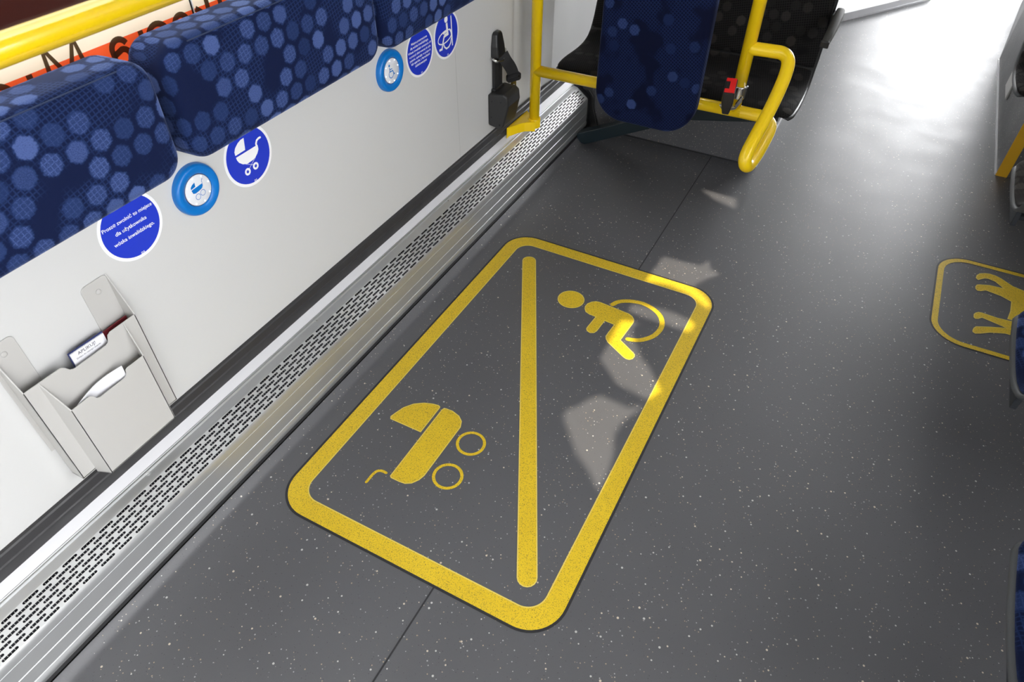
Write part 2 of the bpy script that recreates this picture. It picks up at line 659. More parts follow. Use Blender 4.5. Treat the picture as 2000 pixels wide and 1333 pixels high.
def rounded_slab(outline, thick, rad, crown, place, seg=5):
    """padded slab: outline in 2-D (CCW), rounded rim of radius rad, gently crowned face.
    place(u, v, d) maps; d=0 is the back, d=thick the front."""
    n = len(outline)
    P = [Vector((a, b)) for a, b in outline]
    N = []
    for i in range(n):
        t = P[(i + 1) % n] - P[(i - 1) % n]
        if t.length < 1e-9:
            t = Vector((1, 0))
        N.append(Vector((t.y, -t.x)).normalized())
    c = sum(P, Vector((0, 0))) / n
    loops = []
    for k in range(seg + 1):
        a = PI / 2 * k / seg
        loops.append((rad * (1 - math.sin(a)), rad * (1 - math.cos(a)), 0))
    for k in range(seg + 1):
        a = PI / 2 * k / seg
        loops.append((rad * (1 - math.cos(a)), thick - rad * (1 - math.sin(a)), 0))
    vs, uv, fs = [], [], []
    arcd = 0
    prev = None
    for ins, d, _ in loops:
        for i in range(n):
            q = P[i] - N[i] * ins
            vs.append(place(q.x, q.y, d))
            e = q + N[i] * max(0, (thick - d))
            uv.append((e.x, e.y))
    m = len(loops)
    base = [P[i] - N[i] * rad for i in range(n)]
    rings = 6
    for k in range(1, rings):
        t = k / rings
        for i in range(n):
            q = base[i] + (c - base[i]) * t
            vs.append(place(q.x, q.y, thick + crown * (1 - (1 - t) ** 2.5)))
            uv.append((q.x, q.y))
    vs.append(place(c.x, c.y, thick + crown))
    uv.append((c.x, c.y))
    tot = m + rings - 1
    for j in range(tot - 1):
        for i in range(n):
            k = (i + 1) % n
            fs.append((j * n + i, j * n + k, (j + 1) * n + k, (j + 1) * n + i))
    ctr = len(vs) - 1
    for i in range(n):
        fs.append(((tot - 1) * n + i, (tot - 1) * n + (i + 1) % n, ctr))
    fs.append(tuple(range(n))[::-1])
    return MB().add(vs, fs, uv)


def wall_place(Y0, Z0, X0=XL):
    return lambda u, v, d: (X0 + d, Y0 + u, Z0 + v)


# ------------------------------------------------------------------ the setting
# floor: flat sheet with a small cove rising against the heater
b = MB()
prof = [(1.30, 0), (-.9, 0), (-1.036, 0), (-1.0415, .0006), (-1.0460, .0022), (-1.0500, .0050), (-1.0540, .0086), (-1.0600, .0148), (-1.0660, .0212), (-1.0675, .0222)]
b.extrude_y(prof, YB, 2.79, closed=False)
b.extrude_y([(1.30, 0), (-1.20, 0)], 2.79, YF, closed=False)
floor = struct(b.build('floor', M['floor'], auto=40))
sm = MB()
sm.quad((-.5025, YB, .0004), (-.4985, YB, .0004), (-.4985, .585, .0004), (-.5025, .585, .0004))
sm.quad((-.5025, 1.915, .0004), (-.4985, 1.915, .0004), (-.4985, 2.826, .0004), (-.5025, 2.826, .0004))
sm.build('weld_seam', M['weld'], floor)

# outside ground
b = MB()
b.quad((-30, -30, -.32), (30, -30, -.32), (30, 30, -.32), (-30, 30, -.32))
g = struct(b.build('ground', simple('asphalt', (.25, .25, .245), .9)))

# left wall panel with a raised joint strip and shallow step beyond it
b = MB()
b.box(XL - .05, XL, YB, 2.24, .0, .985)
b.box(XL - .05, XL, 2.6, YF, .0, .985)
stp = [(XL, 2.24)] + [(XL - .012 * (1 - math.cos(PI * k / 8)) / 2, 2.24 + .05 * k / 8) for k in range(1, 9)]
stp += [(XL - .012, 2.55), (XL, 2.6)]
b.prism([(XL - .05, 2.24), (XL - .05, 2.6)] + stp[::-1], lambda x, y: (x, y, 0), lambda x, y: (x, y, .985))
wl = struct(b.build('wall_left', M['wall'], auto=30))
b = MB()
b.quad((XL + .0004, 1.861, .285), (XL + .0004, 1.8624, .285), (XL + .0004, 1.8624, .97), (XL + .0004, 1.861, .97))
b.build('panel_joint', simple('grey_joint', (.42, .42, .41), .6), wl)
b = MB()
b.box(XL - .07, XL - .01, YB, YF, 1.95, ZC)
for y in (YB + .02, 2.98, 5.2):
    b.box(XL - .07, XL - .012, y - .05, y + .05, .985, 1.95)
b.box(XL - .07, XL - .03, 1.45, YF, 1.12, 1.95)
b.box(XL - .07, XL - .03, YB, -1.9, 1.0, 1.95)
b.build('wall_upper', M['wall'], wl)

# left window: applied film in red, cream and maroon, lettering seen from behind
XW = -1.2
b = MB()
b.box(XW - .009, XW - .005, YB, YF, .98, 1.96)
win = struct(b.build('window_1', M['glass']))


def film(name, z0, z1, mat, x=XW):
    q = MB()
    for y0, y1 in ((YB, .9555), (.9605, YF)):
        q.quad((x, y0, z0), (x, y1, z0), (x, y1, z1), (x, y0, z1))
    return q.build(name, mat, win)


film('red_film', .97, 1.034, M['film_red'])
film('cream_film', 1.034, 1.1045, M['film_cream'])
b = MB()
b.box(XW - .004, XW - .001, .956, .9600, .97, 1.96)
b.build('pane_joint', M['seal'], win)
b = MB()
b.box(XW - .004, XW + .001, .9603, .9617, .97, 1.96)
b.build('joint_edge', M['white_sign'], win)

# dark red vehicle standing outside, seen past the rail
vo = thing('vehicle', 'dark maroon vehicle flank outside, seen through the window above the rail', 'vehicle', (-3.0, 1.5, -.32))
b = MB()
b.extrude_y([(-3.9, -.10), (-2.25, -.10), (-2.20, .25), (-2.20, 1.02), (-2.40, 1.12), (-3.6, 1.12), (-3.9, .9)], -1.5, 5.5)
b.build('body_panel', M['maroon'], vo, bevel=.05, bseg=3)
for y in (-.4, 4.2):
    MB().lathe([(.30, 0), (.30, .16), (.24, .19), (.1, .19)], lambda u, v, d, y=y: (-2.40 + d, y + u, -.02 + v), 32).build('wheel', M['rubber'], vo, auto=40)

# lettering "Komunikacja Miejska", mirrored because it is read from outside
xh, cap, dot = 1.0395, 1.0600, 1.0585
base = xh - .050
sw = .0105


def glyph(ch, y0):
    """strokes of a letter in mirrored reading direction; y0 is its left edge in this view; returns (strokes, width)"""
    lo, hi, tp = base, xh - sw / 2, cap + .004
    if ch == 'i':
        return [[(y0, lo), (y0, hi)], [(y0, dot - .001), (y0, dot + .001)]], 0
    if ch == 'j':
        return [[(y0 + .012, lo - .016), (y0 + .003, lo - .014), (y0, lo - .006), (y0, hi)], [(y0, dot - .001), (y0, dot + .001)]], 0
    if ch == 'M':
        w = .062
        return [[(y0 - .004, lo), (y0 + .003, tp), (y0 + w / 2, lo + .012), (y0 + w - .003, tp), (y0 + w + .004, lo)]], w
    if ch == 'a':
        w = .032
        top = arc(y0 + .017, hi - .016, .016, 165, 20, 10)
        bowl = [(y0 + .001, hi - .024)] + arc(y0 + .020, lo + .0135, .0135, 90, -90, 10) + [(y0 + .001, lo)]
        return [[(y0 + .001, lo), (y0 + .001, hi - .014)] + top, bowl], w
    if ch == 'c':
        w = .034
        return [arc(y0 + .0135, (lo + hi) / 2, .023, 155, -155, 22)], w
    if ch == 'k':
        w = .032
        return [[(y0 + w, lo), (y0 + w, tp + .008)], [(y0 + .002, hi), (y0 + w, lo + .020)], [(y0 + .018, lo + .032), (y0, lo)]], w
    if ch == 'e':
        w = .040
        return [[(y0, (lo + hi) / 2), (y0 + .042, (lo + hi) / 2)] + arc(y0 + .020, (lo + hi) / 2, .0225, 0, 180, 14)[1:] + arc(y0 + .020, (lo + hi) / 2, .0225, 180, 310, 8)[1:]], w
    if ch == 'n':
        w = .034
        return [[(y0 + w, lo), (y0 + w, hi)], [(y0 + w, hi - .014)] + arc(y0 + w / 2, hi - .017, .017, 0, 180, 10) + [(y0, lo)]], w
    if ch == 'u':
        w = .034
        return [[(y0, lo), (y0, hi)], [(y0, lo + .014)] + arc(y0 + w / 2, lo + .017, .017, 180, 360, 10) + [(y0 + w, hi)]], w
    if ch == 'm':
        w = .056
        return [[(y0 + w, lo), (y0 + w, hi)], [(y0 + w, hi - .012)] + arc(y0 + .042, hi - .014, .014, 0, 180, 8) + [(y0 + .028, lo)],
                [(y0 + .028, hi - .012)] + arc(y0 + .014, hi - .014, .014, 0, 180, 8) + [(y0, lo)]], w
    if ch == 'o':
        w = .044
        return [arc(y0 + .022, (lo + hi) / 2, .0225, 0, 360, 24)], w
    if ch == 's':
        w = .03
        return [[(y0 + .002, hi - .006), (y0 + .014, hi), (y0 + .027, hi - .006), (y0 + .024, hi - .018), (y0 + .006, lo + .020), (y0 + .002, lo + .010), (y0 + .014, lo), (y0 + .028, lo + .006)]], w
    if ch == 'K':
        w = .038
        return [[(y0 + w, lo), (y0 + w, tp)], [(y0, tp), (y0 + w, lo + .026)], [(y0 + .020, lo + .040), (y0, lo)]], w
    return [], .02


letters = [('a', .352), ('k', .405), ('s', .456), ('j', .503), ('e', .5335), ('i', .6105), ('M', .645), ('a', .764), ('j', .831), ('c', .853),
           ('a', .906), ('k', .9615), ('i', 1.026), ('n', 1.047), ('u', 1.104), ('m', 1.164), ('o', 1.246), ('K', 1.312)]
polys = []
for ch, y0 in letters:
    for st in glyph(ch, y0)[0]:
        polys += ribbon2d(st, sw, cap=False)
polys_mesh(polys, lambda u, v, d: (XW + d, u, v), .0015, 'lettering', M['film_text'], win)

# right side: seat-height wall, window band, door openings
b = MB()
b.box(XR, XR + .05, .05, 6.3, 0, .93)
b.box(XR, XR + .05, YB, -1.25, 0, .93)
b.box(XR, XR + .05, 1.27, 6.3, .93, 1.55)
b.box(XR, XR + .05, 1.75, 6.3, 1.55, 2.05)
b.box(XR, XR + .05, 7.65, YF, 0, .93)
b.box(XR, XR + .05, YB, YF, 2.05, ZC)
for y in (-1.25, .05, 1.27, 1.75, 6.28, 7.68):
    b.box(XR, XR + .05, y - .05, y + .05, 0, 2.05)
struct(b.build('wall_right', M['wall']))
# front and rear ends
b = MB()
b.box(-1.25, XR + .05, YF, YF + .05, 0, .70)
b.box(-1.25, XR + .05, YF, YF + .05, 2.1, ZC)
struct(b.build('wall_front', M['wall']))
b = MB()
b.box(-1.25, XR + .05, YB - .05, YB, 0, ZC)
struct(b.build('wall_back', M['wall']))

b = MB()
b.box(-1.18, -.12, 6.60, 6.64, .051, 2.0)
b.box(-.16, -.12, 6.64, 7.6, .051, 2.0)
struct(b.build('wall_cab_blocker', M['wall']))  # unseen cab partition, added to block light from the windscreen's left half

# ceiling with made-up openings, cut to shape the sun patches on the floor
patches = [
    [(-.4485, 2.0327), (-.3851, 2.0353), (-.312, 2.0445), (-.296, 2.0925), (-.2835, 2.0463), (-.2407, 2.0293), (-.2765, 1.9752), (-.3043, 1.9217), (-.2748, 1.9041), (-.2294, 1.8631), (-.2234, 1.8267), (-.2578, 1.8478), (-.3098, 1.877), (-.3819, 1.8885), (-.4553, 1.8704)],
    [(-.4545, 1.7343), (-.4508, 1.6929), (-.362, 1.6906), (-.2449, 1.6924), (-.2434, 1.7392), (-.3094, 1.7571), (-.3745, 1.7534)],
    [(-.4548, 1.6409), (-.4208, 1.6515), (-.4003, 1.6535), (-.4134, 1.6256), (-.3996, 1.5891), (-.3442, 1.5138), (-.2963, 1.473), (-.2429, 1.4066), (-.2654, 1.3569), (-.3652, 1.3722), (-.4491, 1.4474)],
    [(-.4544, 1.188), (-.4470, 1.228), (-.4310, 1.232), (-.4180, 1.276), (-.3886, 1.3090), (-.3463, 1.3042), (-.2960, 1.3000), (-.278, 1.3297), (-.2757, 1.3027), (-.2991, 1.2436), (-.3012, 1.1911), (-.2806, 1.1355), (-.2706, 1.0705), (-.2703, 1.0012), (-.3161, 1.0484), (-.3694, 1.0858)],
    [(-.4604, 2.5418), (-.3191, 2.5397), (-.2998, 2.4661), (-.3929, 2.4913)],
    [(.2653, 5.1719), (.3326, 5.2919), (.426, 5.5009), (.4825, 5.6062), (.6099, 5.5878), (.5672, 5.101), (.4783, 5.1033)],
    [(.635, 5.3483), (.6726, 5.3826), (.6476, 5.0947), (.615, 5.0893)],
]
sh = SUN * (ZC / SUN.z)
cu = bpy.data.curves.new('ceiling', 'CURVE')
cu.dimensions = '2D'
cu.fill_mode = 'BOTH'
for poly in [[(-1.3, YB - .1), (XR + .1, YB - .1), (XR + .1, YF + .1), (-1.3, YF + .1)]] + [[(x + sh.x, y + sh.y) for x, y in p] for p in patches]:
    sp = cu.splines.new('POLY')
    sp.points.add(len(poly) - 1)
    for i, (x, y) in enumerate(poly):
        sp.points[i].co = (x, y, 0, 1)
    sp.use_cyclic_u = True
tmp = bpy.data.objects.new('tmp', cu)
COL.objects.link(tmp)
dg = bpy.context.evaluated_depsgraph_get()
dg.update()
cme = bpy.data.meshes.new_from_object(tmp.evaluated_get(dg))
bpy.data.objects.remove(tmp)
cme.name = 'ceiling'
cme.materials.clear()
cme.materials.append(M['ceil'])
co = bpy.data.objects.new('ceiling', cme)
co.location = (0, 0, ZC)
COL.objects.link(co)
struct(co)

# trims on the left wall: black rubber moulding above a pale ledge
tr = [(XL, .2235), (XL + .007, .2240), (XL + .009, .229), (XL + .0085, .2520), (XL + .0060, .2550), (XL + .0060, .2565), (XL + .0100, .2585), (XL + .0120, .2610), (XL + .0105, .2795), (XL + .008, .2830), (XL, .2835)]
b = MB()
b.extrude_y(tr, YB, 2.95)
tag(struct(b.build('trim_1', M['rubber'], auto=25)), 'black grooved rubber moulding running along the white wall', 'trim')
b = MB()
b.extrude_y([(XL, .224), (-1.156, .1995), (-1.156, .19), (XL, .19)], YB, 2.79)
tag(struct(b.build('trim_2', M['ledge'])), 'pale sloping ledge strip between rubber moulding and vented heater', 'trim')

# ------------------------------------------------------------------ heater
heater = thing('convector_heater', 'long aluminium floor heater with rows of slots along the wall base', 'heater', (-1.12, 1.0, 0))
Y0h, Y1h = YB + .02, 2.785
up = [(-1.1317, .1891), (-1.137, .1918), (-1.147, .1940), (-1.1515, .1960), (-1.1525, .2015), (-1.1545, .2022), (-1.156, .2000), (-1.1575, .2030), (-1.160, .2030)]
lowp = [(-1.0830, .1522), (-1.0812, .1485), (-1.0802, .1430), (-1.080, .1350), (-1.080, .1272), (-1.0810, .1264), (-1.080, .1256), (-1.080, .0852), (-1.0812, .0840), (-1.080, .0828), (-1.080, .0490), (-1.0812, .0478), (-1.0795, .0465), (-1.0775, .0400), (-1.0770, .0310), (-1.0785, .0235), (-1.0840, .0220)]
b = MB()
b.extrude_y(up, Y0h, Y1h, closed=False)
b.extrude_y(lowp, Y0h, Y1h, closed=False)
# seven staggered rows of stadium slots on the sloping face
A, B = Vector((-1.0830, .1522)), Vector((-1.1317, .1891))
rows = 7
pitchY = .0442
for r in range(rows):
    a0 = A + (B - A) * (r / rows)
    a1 = A + (B - A) * ((r + 1) / rows)
    mid = (a0 + a1) / 2
    dv = (a1 - a0)
    hw = .0025 / dv.length
    off = 0 if r % 2 == 0 else pitchY / 2
    n = int((Y1h - Y0h) / pitchY)
    first = .0341 + off - pitchY * math.floor((.0341 - Y0h) / pitchY) - pitchY * .5
    first = Y0h + ((.0341 + off - Y0h - pitchY / 2) % pitchY)
    P3 = lambda y, t: (mid.x + dv.x * t, y, mid.y + dv.y * t)
    b.add([P3(Y0h, -.5), P3(first, -.5), P3(first, .5), P3(Y0h, .5)], [(0, 1, 2, 3)])
    y = first
    while y + pitchY < Y1h - .004:
        c = y + pitchY / 2
        half, rr = .0168, .0024
        rim = []
        for k in range(5):
            an = -PI / 2 + PI * k / 4
            rim.append((c + half - rr + rr * math.cos(an), hw * math.sin(an)))
        for k in range(5):
            an = PI / 2 + PI * k / 4
            rim.append((c - half + rr + rr * math.cos(an), hw * math.sin(an)))
        vs = [P3(y, -.5), P3(y + pitchY, -.5), P3(y + pitchY, .5), P3(y, .5)] + [P3(*q) for q in rim]
        # mid points of the cell's ends
        vs += [P3(y, 0), P3(y + pitchY, 0)]
        # lower half and upper half as n-gons
        low = (14, 0, 1, 15, 6, 5, 4, 13, 12, 11)
        lowf = [14, 0, 1, 15] + [4 + 2, 4 + 1, 4 + 0] + [4 + 9, 4 + 8, 4 + 7]
        upf = [15, 2, 3, 14] + [4 + 7, 4 + 6, 4 + 5] + [4 + 4, 4 + 3, 4 + 2]
        b.add(vs, [tuple(lowf), tuple(upf)])
        y += pitchY
    b.add([P3(y, -.5), P3(Y1h, -.5), P3(Y1h, .5), P3(y, .5)], [(0, 1, 2, 3)])
b.build('cover', M['alu'], heater, auto=28)
b = MB()
b.extrude_y([(-1.090, .02), (-1.090, .150), (-1.132, .1805), (-1.160, .185), (-1.170, .02)], Y0h + .01, Y1h - .01)
b.build('heater_core', M['heater_in'], heater)
b = MB()
y = -.6
while y < Y1h - .02:
    b.box(-1.1, -1.099, y, y + .0009, .05, .06)
    b.add([(-1.0865, y, .1515), (-1.131, y, .1850), (-1.133, y, .1800), (-1.0895, y, .1467),
           (-1.0865, y + .0008, .1515), (-1.131, y + .0008, .1850), (-1.133, y + .0008, .1800), (-1.0895, y + .0008, .1467)],
          [(0, 1, 2, 3), (4, 5, 6, 7), (0, 1, 5, 4)])
    y += .0074
fins = b.build('fin_pack', M['alu_in'], heater)
fins['kind'] = 'stuff'
capp = [(-1.0760, .012), (-1.0785, .136), (-1.083, .152), (-1.130, .1895), (-1.150, .1965), (-1.160, .206), (-1.178, .206), (-1.178, .012)]
b = MB()
b.extrude_y(capp, Y1h, 2.815)
b.build('end_cap', M['black'], heater, bevel=.002)
b = MB()
b.extrude_y([(-1.0760, .0), (-1.0735, .0190), (-1.082, .0235), (-1.10, .0235), (-1.10, 0)], Y0h, Y1h)
b.build('base_seal', M['seal'], heater)
for yy in (.435, 1.02, 1.72, 2.35):
    b = MB()
    b.lathe([(.0035, 0), (.0033, .0012), (.002, .002)], lambda u, v, d, yy=yy: (-1.1495 + u * .9, yy + v, .1958 + d + u * .15), 14)
    b.build('screw', M['chrome'], heater, smooth=False)

# black wheel-house cover behind the heater end
b = MB()
b.extrude_y([(-1.075, .205), (-1.085, .215), (-1.176, .215), (-1.176, .205)], 2.83, 3.05)
b.extrude_y([(-1.03, 0), (-1.062, .10), (-1.065, .150), (-1.10, .190), (-1.176, .206), (-1.176, 0)], 2.8165, 2.825)
tag(b.build('corner_cover', M['black'], bevel=.004), 'black plastic corner cover behind the heater end under the seat', 'cover')

# ------------------------------------------------------------------ floor markings
FP = lambda u, v, d: (u, v, d)
mk = thing('floor_marking', 'large yellow rounded floor frame with pram and wheelchair symbols', 'floor marking', (-.6, 1.25, 0))


def ring_mesh(outer, inner, z, name, mat, par):
    n = len(outer)
    return MB().add([(x, y, z) for x, y in outer] + [(x, y, z) for x, y in inner],
                    [(i, (i + 1) % n, (i + 1) % n + n, i + n) for i in range(n)]).build(name, mat, par)


X0, X1, Ya, Yb = -.982, -.2148, .5903, 1.9145
wd = .0465
o_ = rrect(X0, X1, Ya, Yb, .088, 12)
i_ = rrect(X0 + wd, X1 - wd, Ya + wd, Yb - wd, .050, 12)
fr = ring_mesh(o_, i_, .0008, 'frame', M['mark'], mk)
ring_mesh(rrect(X0 - .0065, X1 + .0065, Ya - .0065, Yb + .0065, .0945, 12), o_, .0006, 'frame_outline', M['weld'], fr)
ring_mesh(i_, rrect(X0 + wd + .003, X1 - wd - .003, Ya + wd + .003, Yb - wd - .003, .047, 12), .0009, 'frame_edge', M['mark_edge'], fr)


def inlay(name, poly, par, edge=True):
    o = MB().add([(x, y, .0008) for x, y in poly], [tuple(range(len(poly)))]).build(name, M['mark'], par)
    if edge:
        polys_mesh(ribbon2d(poly, .0028, closed=True), FP, .0010, name + '_edge', M['mark_edge'], o)
    return o


def capsule(p, q, w, n=8):
    p, q = Vector(p), Vector(q)
    d = (q - p).normalized()
    a = math.degrees(math.atan2(d.y, d.x))
    return arc(q.x, q.y, w / 2, a - 90, a + 90, n) + arc(p.x, p.y, w / 2, a + 90, a + 270, n)


inlay('dividing_bar', capsule((-.8620, 1.7820), (-.3235, .7060), .0455), mk)


def smooth2(poly, n=4):
    P = [Vector(p) for p in poly]
    out = []
    k = len(P)
    for i in range(k):
        a, b2, c, d = P[(i - 1) % k], P[i], P[(i + 1) % k], P[(i + 2) % k]
        for j in range(n):
            t = j / n
            v = .5 * ((2 * b2) + (c - a) * t + (2 * a - 5 * b2 + 4 * c - d) * t * t + (3 * b2 - a - 3 * c + d) * t ** 3)
            out.append((v.x, v.y))
    return out


# pram
inlay('pram_hood', [(-.8790, .9560), (-.8756, .9702), (-.866, 1.000), (-.8482, 1.0249), (-.8244, 1.0416), (-.8004, 1.0504), (-.7830, 1.0530), (-.7775, 1.0510), (-.7758, 1.0470), (-.7755, .9490), (-.8745, .9490)], mk)
inlay('pram_basket', [(-.7643, .7904), (-.7655, 1.0436), (-.7635, 1.0500), (-.7590, 1.0530), (-.7374, 1.0540), (-.712, 1.0470), (-.6955, 1.0338), (-.6878, 1.0145), (-.6878, .8323), (-.6923, .8147), (-.7033, .7974), (-.7176, .7885), (-.7346, .7866), (-.7594, .7866)], mk)
for c in ((-.6332, .9798), (-.6325, .8592)):
    polys_mesh(ribbon2d(arc(*c, .0368, 0, 360, 48)[:-1], .0082, closed=True), FP, .0008, 'pram_wheel', M['mark'], mk)
hd = [(v.x, v.y) for v in smooth_path([(-.8079, .7454), (-.8075, .7700), (-.8050, .7840), (-.7975, .7910), (-.7880, .7930), (-.7797, .7925)], 4)]
polys_mesh(ribbon2d(hd, .0078), FP, .0008, 'pram_handle', M['mark'], mk)
# wheelchair user, head towards the wall
inlay('figure_head', arc(-.6428, 1.6583, .0435, 0, 360, 40)[:-1], mk)
body = [(-.5862, 1.6480), (-.5850, 1.6640), (-.5760, 1.6790), (-.5640, 1.6880), (-.5500, 1.6900), (-.4471, 1.6810), (-.4330, 1.6745), (-.4225, 1.6630), (-.4188, 1.6500), (-.4191, 1.6358), (-.4255, 1.5513), (-.370, 1.5170), (-.3630, 1.5110), (-.3604, 1.5030), (-.3625, 1.4910), (-.3695, 1.4835), (-.379, 1.4822), (-.3888, 1.4855), (-.4548, 1.5235), (-.4660, 1.5345), (-.4710, 1.5450), (-.4716, 1.5532), (-.4681, 1.6095), (-.5032, 1.6125), (-.5071, 1.5543), (-.5118, 1.5430), (-.5218, 1.5375), (-.5330, 1.5410), (-.5392, 1.5490), (-.54, 1.5560), (-.5351, 1.6165), (-.5600, 1.6185), (-.5740, 1.6240), (-.5825, 1.6360)]
inlay('figure_body', body, mk)
wc = [(v.x, v.y) for v in smooth_path([(-.5093, 1.7015), (-.496, 1.7254), (-.463, 1.7457), (-.4254, 1.754), (-.3866, 1.7455), (-.3556, 1.726), (-.338, 1.7002), (-.3298, 1.6699), (-.3334, 1.6374), (-.3436, 1.6118), (-.3643, 1.5868), (-.3853, 1.5746), (-.4046, 1.5690)], 4)]
wc = [(x - .001, y - .002) for x, y in wc]
polys_mesh(ribbon2d(wc, .0165), FP, .0007, 'wheelchair_wheel', M['mark'], mk)

m2 = thing('floor_marking', 'smaller yellow floor frame with standing figure under the right-hand seats', 'floor marking', (.7, 2.28, 0))
o_ = rrect(.4310, 1.05, 2.0310, 2.5310, .10, 12)
i_ = rrect(.4310 + .019, 1.05 - .019, 2.0310 + .019, 2.5310 - .019, .083, 12)
fr = ring_mesh(o_, i_, .0008, 'frame', M['mark'], m2)
ring_mesh(rrect(.4250, 1.056, 2.025, 2.537, .106, 12), o_, .0006, 'frame_outline', M['weld'], fr)
leg1 = [(.5527, 2.430), (.5545, 2.4480), (.5633, 2.4640), (.5780, 2.4735), (.5932, 2.4785), (.6120, 2.4765), (.6294, 2.4676), (.6651, 2.439), (.700, 2.4286), (.78, 2.42), (.86, 2.40), (.86, 2.27), (.78, 2.262), (.699, 2.2513), (.6769, 2.2447), (.652, 2.2419), (.6600, 2.29), (.6626, 2.3458), (.6308, 2.3626), (.5838, 2.3720), (.5680, 2.3590), (.5590, 2.3570), (.5540, 2.3640), (.5531, 2.377), (.5570, 2.3900), (.5655, 2.3958), (.5948, 2.4072), (.6389, 2.4109), (.612, 2.4401), (.590, 2.4470), (.5780, 2.4430), (.5673, 2.4318), (.5590, 2.4230)]
inlay('figure_upper_leg', leg1, m2)
leg2 = [(.554, 2.2161), (.5593, 2.2265), (.5670, 2.2340), (.5761, 2.2355), (.6214, 2.2308), (.6797, 2.2357), (.76, 2.2350), (.76, 2.165), (.6824, 2.1623), (.6444, 2.1601), (.6009, 2.1418), (.5750, 2.1230), (.5604, 2.115), (.5540, 2.1190), (.5533, 2.1265), (.5560, 2.1400), (.5619, 2.1517), (.6003, 2.1702), (.6496, 2.1905), (.6000, 2.2040), (.5769, 2.2101), (.566, 2.1979), (.5580, 2.1940), (.5540, 2.1990)]
inlay('figure_lower_leg', leg2, m2)

# ------------------------------------------------------------------ wall stickers and stop buttons


def disc(r, n=56):
    return arc(0, 0, r, 0, 360, n)[:-1]


def sticker(Yc, Zc, r, label):
    t = thing('round_sticker', label, 'sticker', (XL, Yc, Zc), 'round blue instruction stickers on the wall')
    pl = wall_place(Yc, Zc)
    polys_mesh([disc(r)], pl, .0004, 'white_border', M['white_sign'], t, thick=.0004)
    polys_mesh([disc(r * .905)], pl, .0010, 'blue_field', M['blue_sign'], t)
    return t, pl


def text_on(t, pl, lines, name='wording', mat='white_sign', h=.0014, bold=.012):
    bb = MB()
    for body, cx, z, w in lines:
        vs, fs = text_polys(body, width=w, bold=bold)
        bb.add([pl(cx + x, z + y, h) for x, y in vs], fs)
    return bb.build(name, M[mat], t)


s1, p1 = sticker(.6535, .7229, .0709, 'blue sticker with three lines of white text below the nearest navy pad')
text_on(s1, p1, [('Proszę zwolnić to miejsce', 0, .0175, .1155), ('dla użytkownika', 0, -.0018, .073), ('wózka inwalidzkiego.', 0, -.0208, .095)])
text_on(s1, p1, [('ps', .001, -.0640, .008)], 'small_mark', bold=0)

s2, p2 = sticker(.9742, .7199, .0713, 'blue sticker with a white pram pictogram under the middle navy pad')
ps = [[(-.0002, .0440), (-.0048, .0172), (-.0353, .0166), (-.0352, .0250), (-.0300, .0330), (-.0200, .0400), (-.010, .0436)],
      [(-.0350, .0121), (.0260, .0123), (.0325, .0121), (.0318, .0020), (.0262, -.0055), (.0180, -.0110), (.0098, -.0140), (-.0089, -.0150), (-.0216, -.0105), (-.0309, -.0020), (-.0345, .0060)]]
ps += ribbon2d([(.0285, .0100), (.0290, .0165), (.0330, .0225), (.0400, .0250), (.0450, .0246)], .0048)
ps += ribbon2d([(.0180, -.0110), (-.0130, -.0310)], .0009, cap=False) + ribbon2d([(-.0150, -.0130), (.0110, -.0280)], .0009, cap=False)
for c in ((-.0145, -.0325), (.0115, -.0305)):
    ps += ribbon2d(arc(*c, .0062, 0, 360, 28)[:-1], .0048, closed=True)
polys_mesh(ps, p2, .0014, 'pram_symbol', M['white_sign'], s2)
text_on(s2, p2, [('ps', .001, -.0640, .008)], 'small_mark', bold=0)

s3, p3 = sticker(1.6714, .7153, .0708, 'blue sticker with seven lines of small white text under the far navy pad')
L3 = ['Miejsce przeznaczone', 'dla wózka inwalidzkiego.', 'Wózek inwalidzki umieszcza się', 'w pozycji skierowanej do tyłu', 'pojazdu, opierając w podporę', 'lub oparcie, z hamulcami', 'zablokowanymi']
W3 = [.081, .094, .1195, .111, .1086, .0973, .061]
text_on(s3, p3, [(t_, 0, .0300 - i * .0108, w) for i, (t_, w) in enumerate(zip(L3, W3))])
text_on(s3, p3, [('ps', .001, -.0620, .008)], 'small_mark', bold=0)

s4, p4 = sticker(1.8174, .7176, .0707, 'blue sticker with a white wheelchair-against-backrest pictogram beside the small-text sticker')
ps = ribbon2d([(.0290, .0470), (.0300, -.0420)], .0050, cap=False)
ps += [arc(.0008, .0440, .0095, 0, 360, 24)[:-1]]
ps += ribbon2d([(.0030, .0330), (.0055, .0010), (-.0140, .0000)], .0100, cap=False)
ps += ribbon2d([(.0010, .0100), (-.0180, .0085)], .0050)
ps += ribbon2d([(-.0140, .0000), (-.0260, -.0230), (-.0300, -.0340), (-.0450, -.0330)], .0065, cap=False)
el = [(-.010 + .039 * math.cos(math.radians(a)) * 1.0, -.004 + .017 * math.sin(math.radians(a + 8))) for a in range(0, 360, 8)]
ps += ribbon2d(el, .0036, closed=True)
ps += ribbon2d([(.0180, .0103), (.0250, .0000), (.0266, -.0150), (.0200, -.0310), (.0085, -.0392), (-.0055, -.0400), (-.0160, -.0320), (-.0210, -.0200)], .0050)
polys_mesh(ps, p4, .0014, 'wheelchair_symbol', M['white_sign'], s4)
text_on(s4, p4, [('ps', .001, -.0620, .008)], 'small_mark', bold=0)


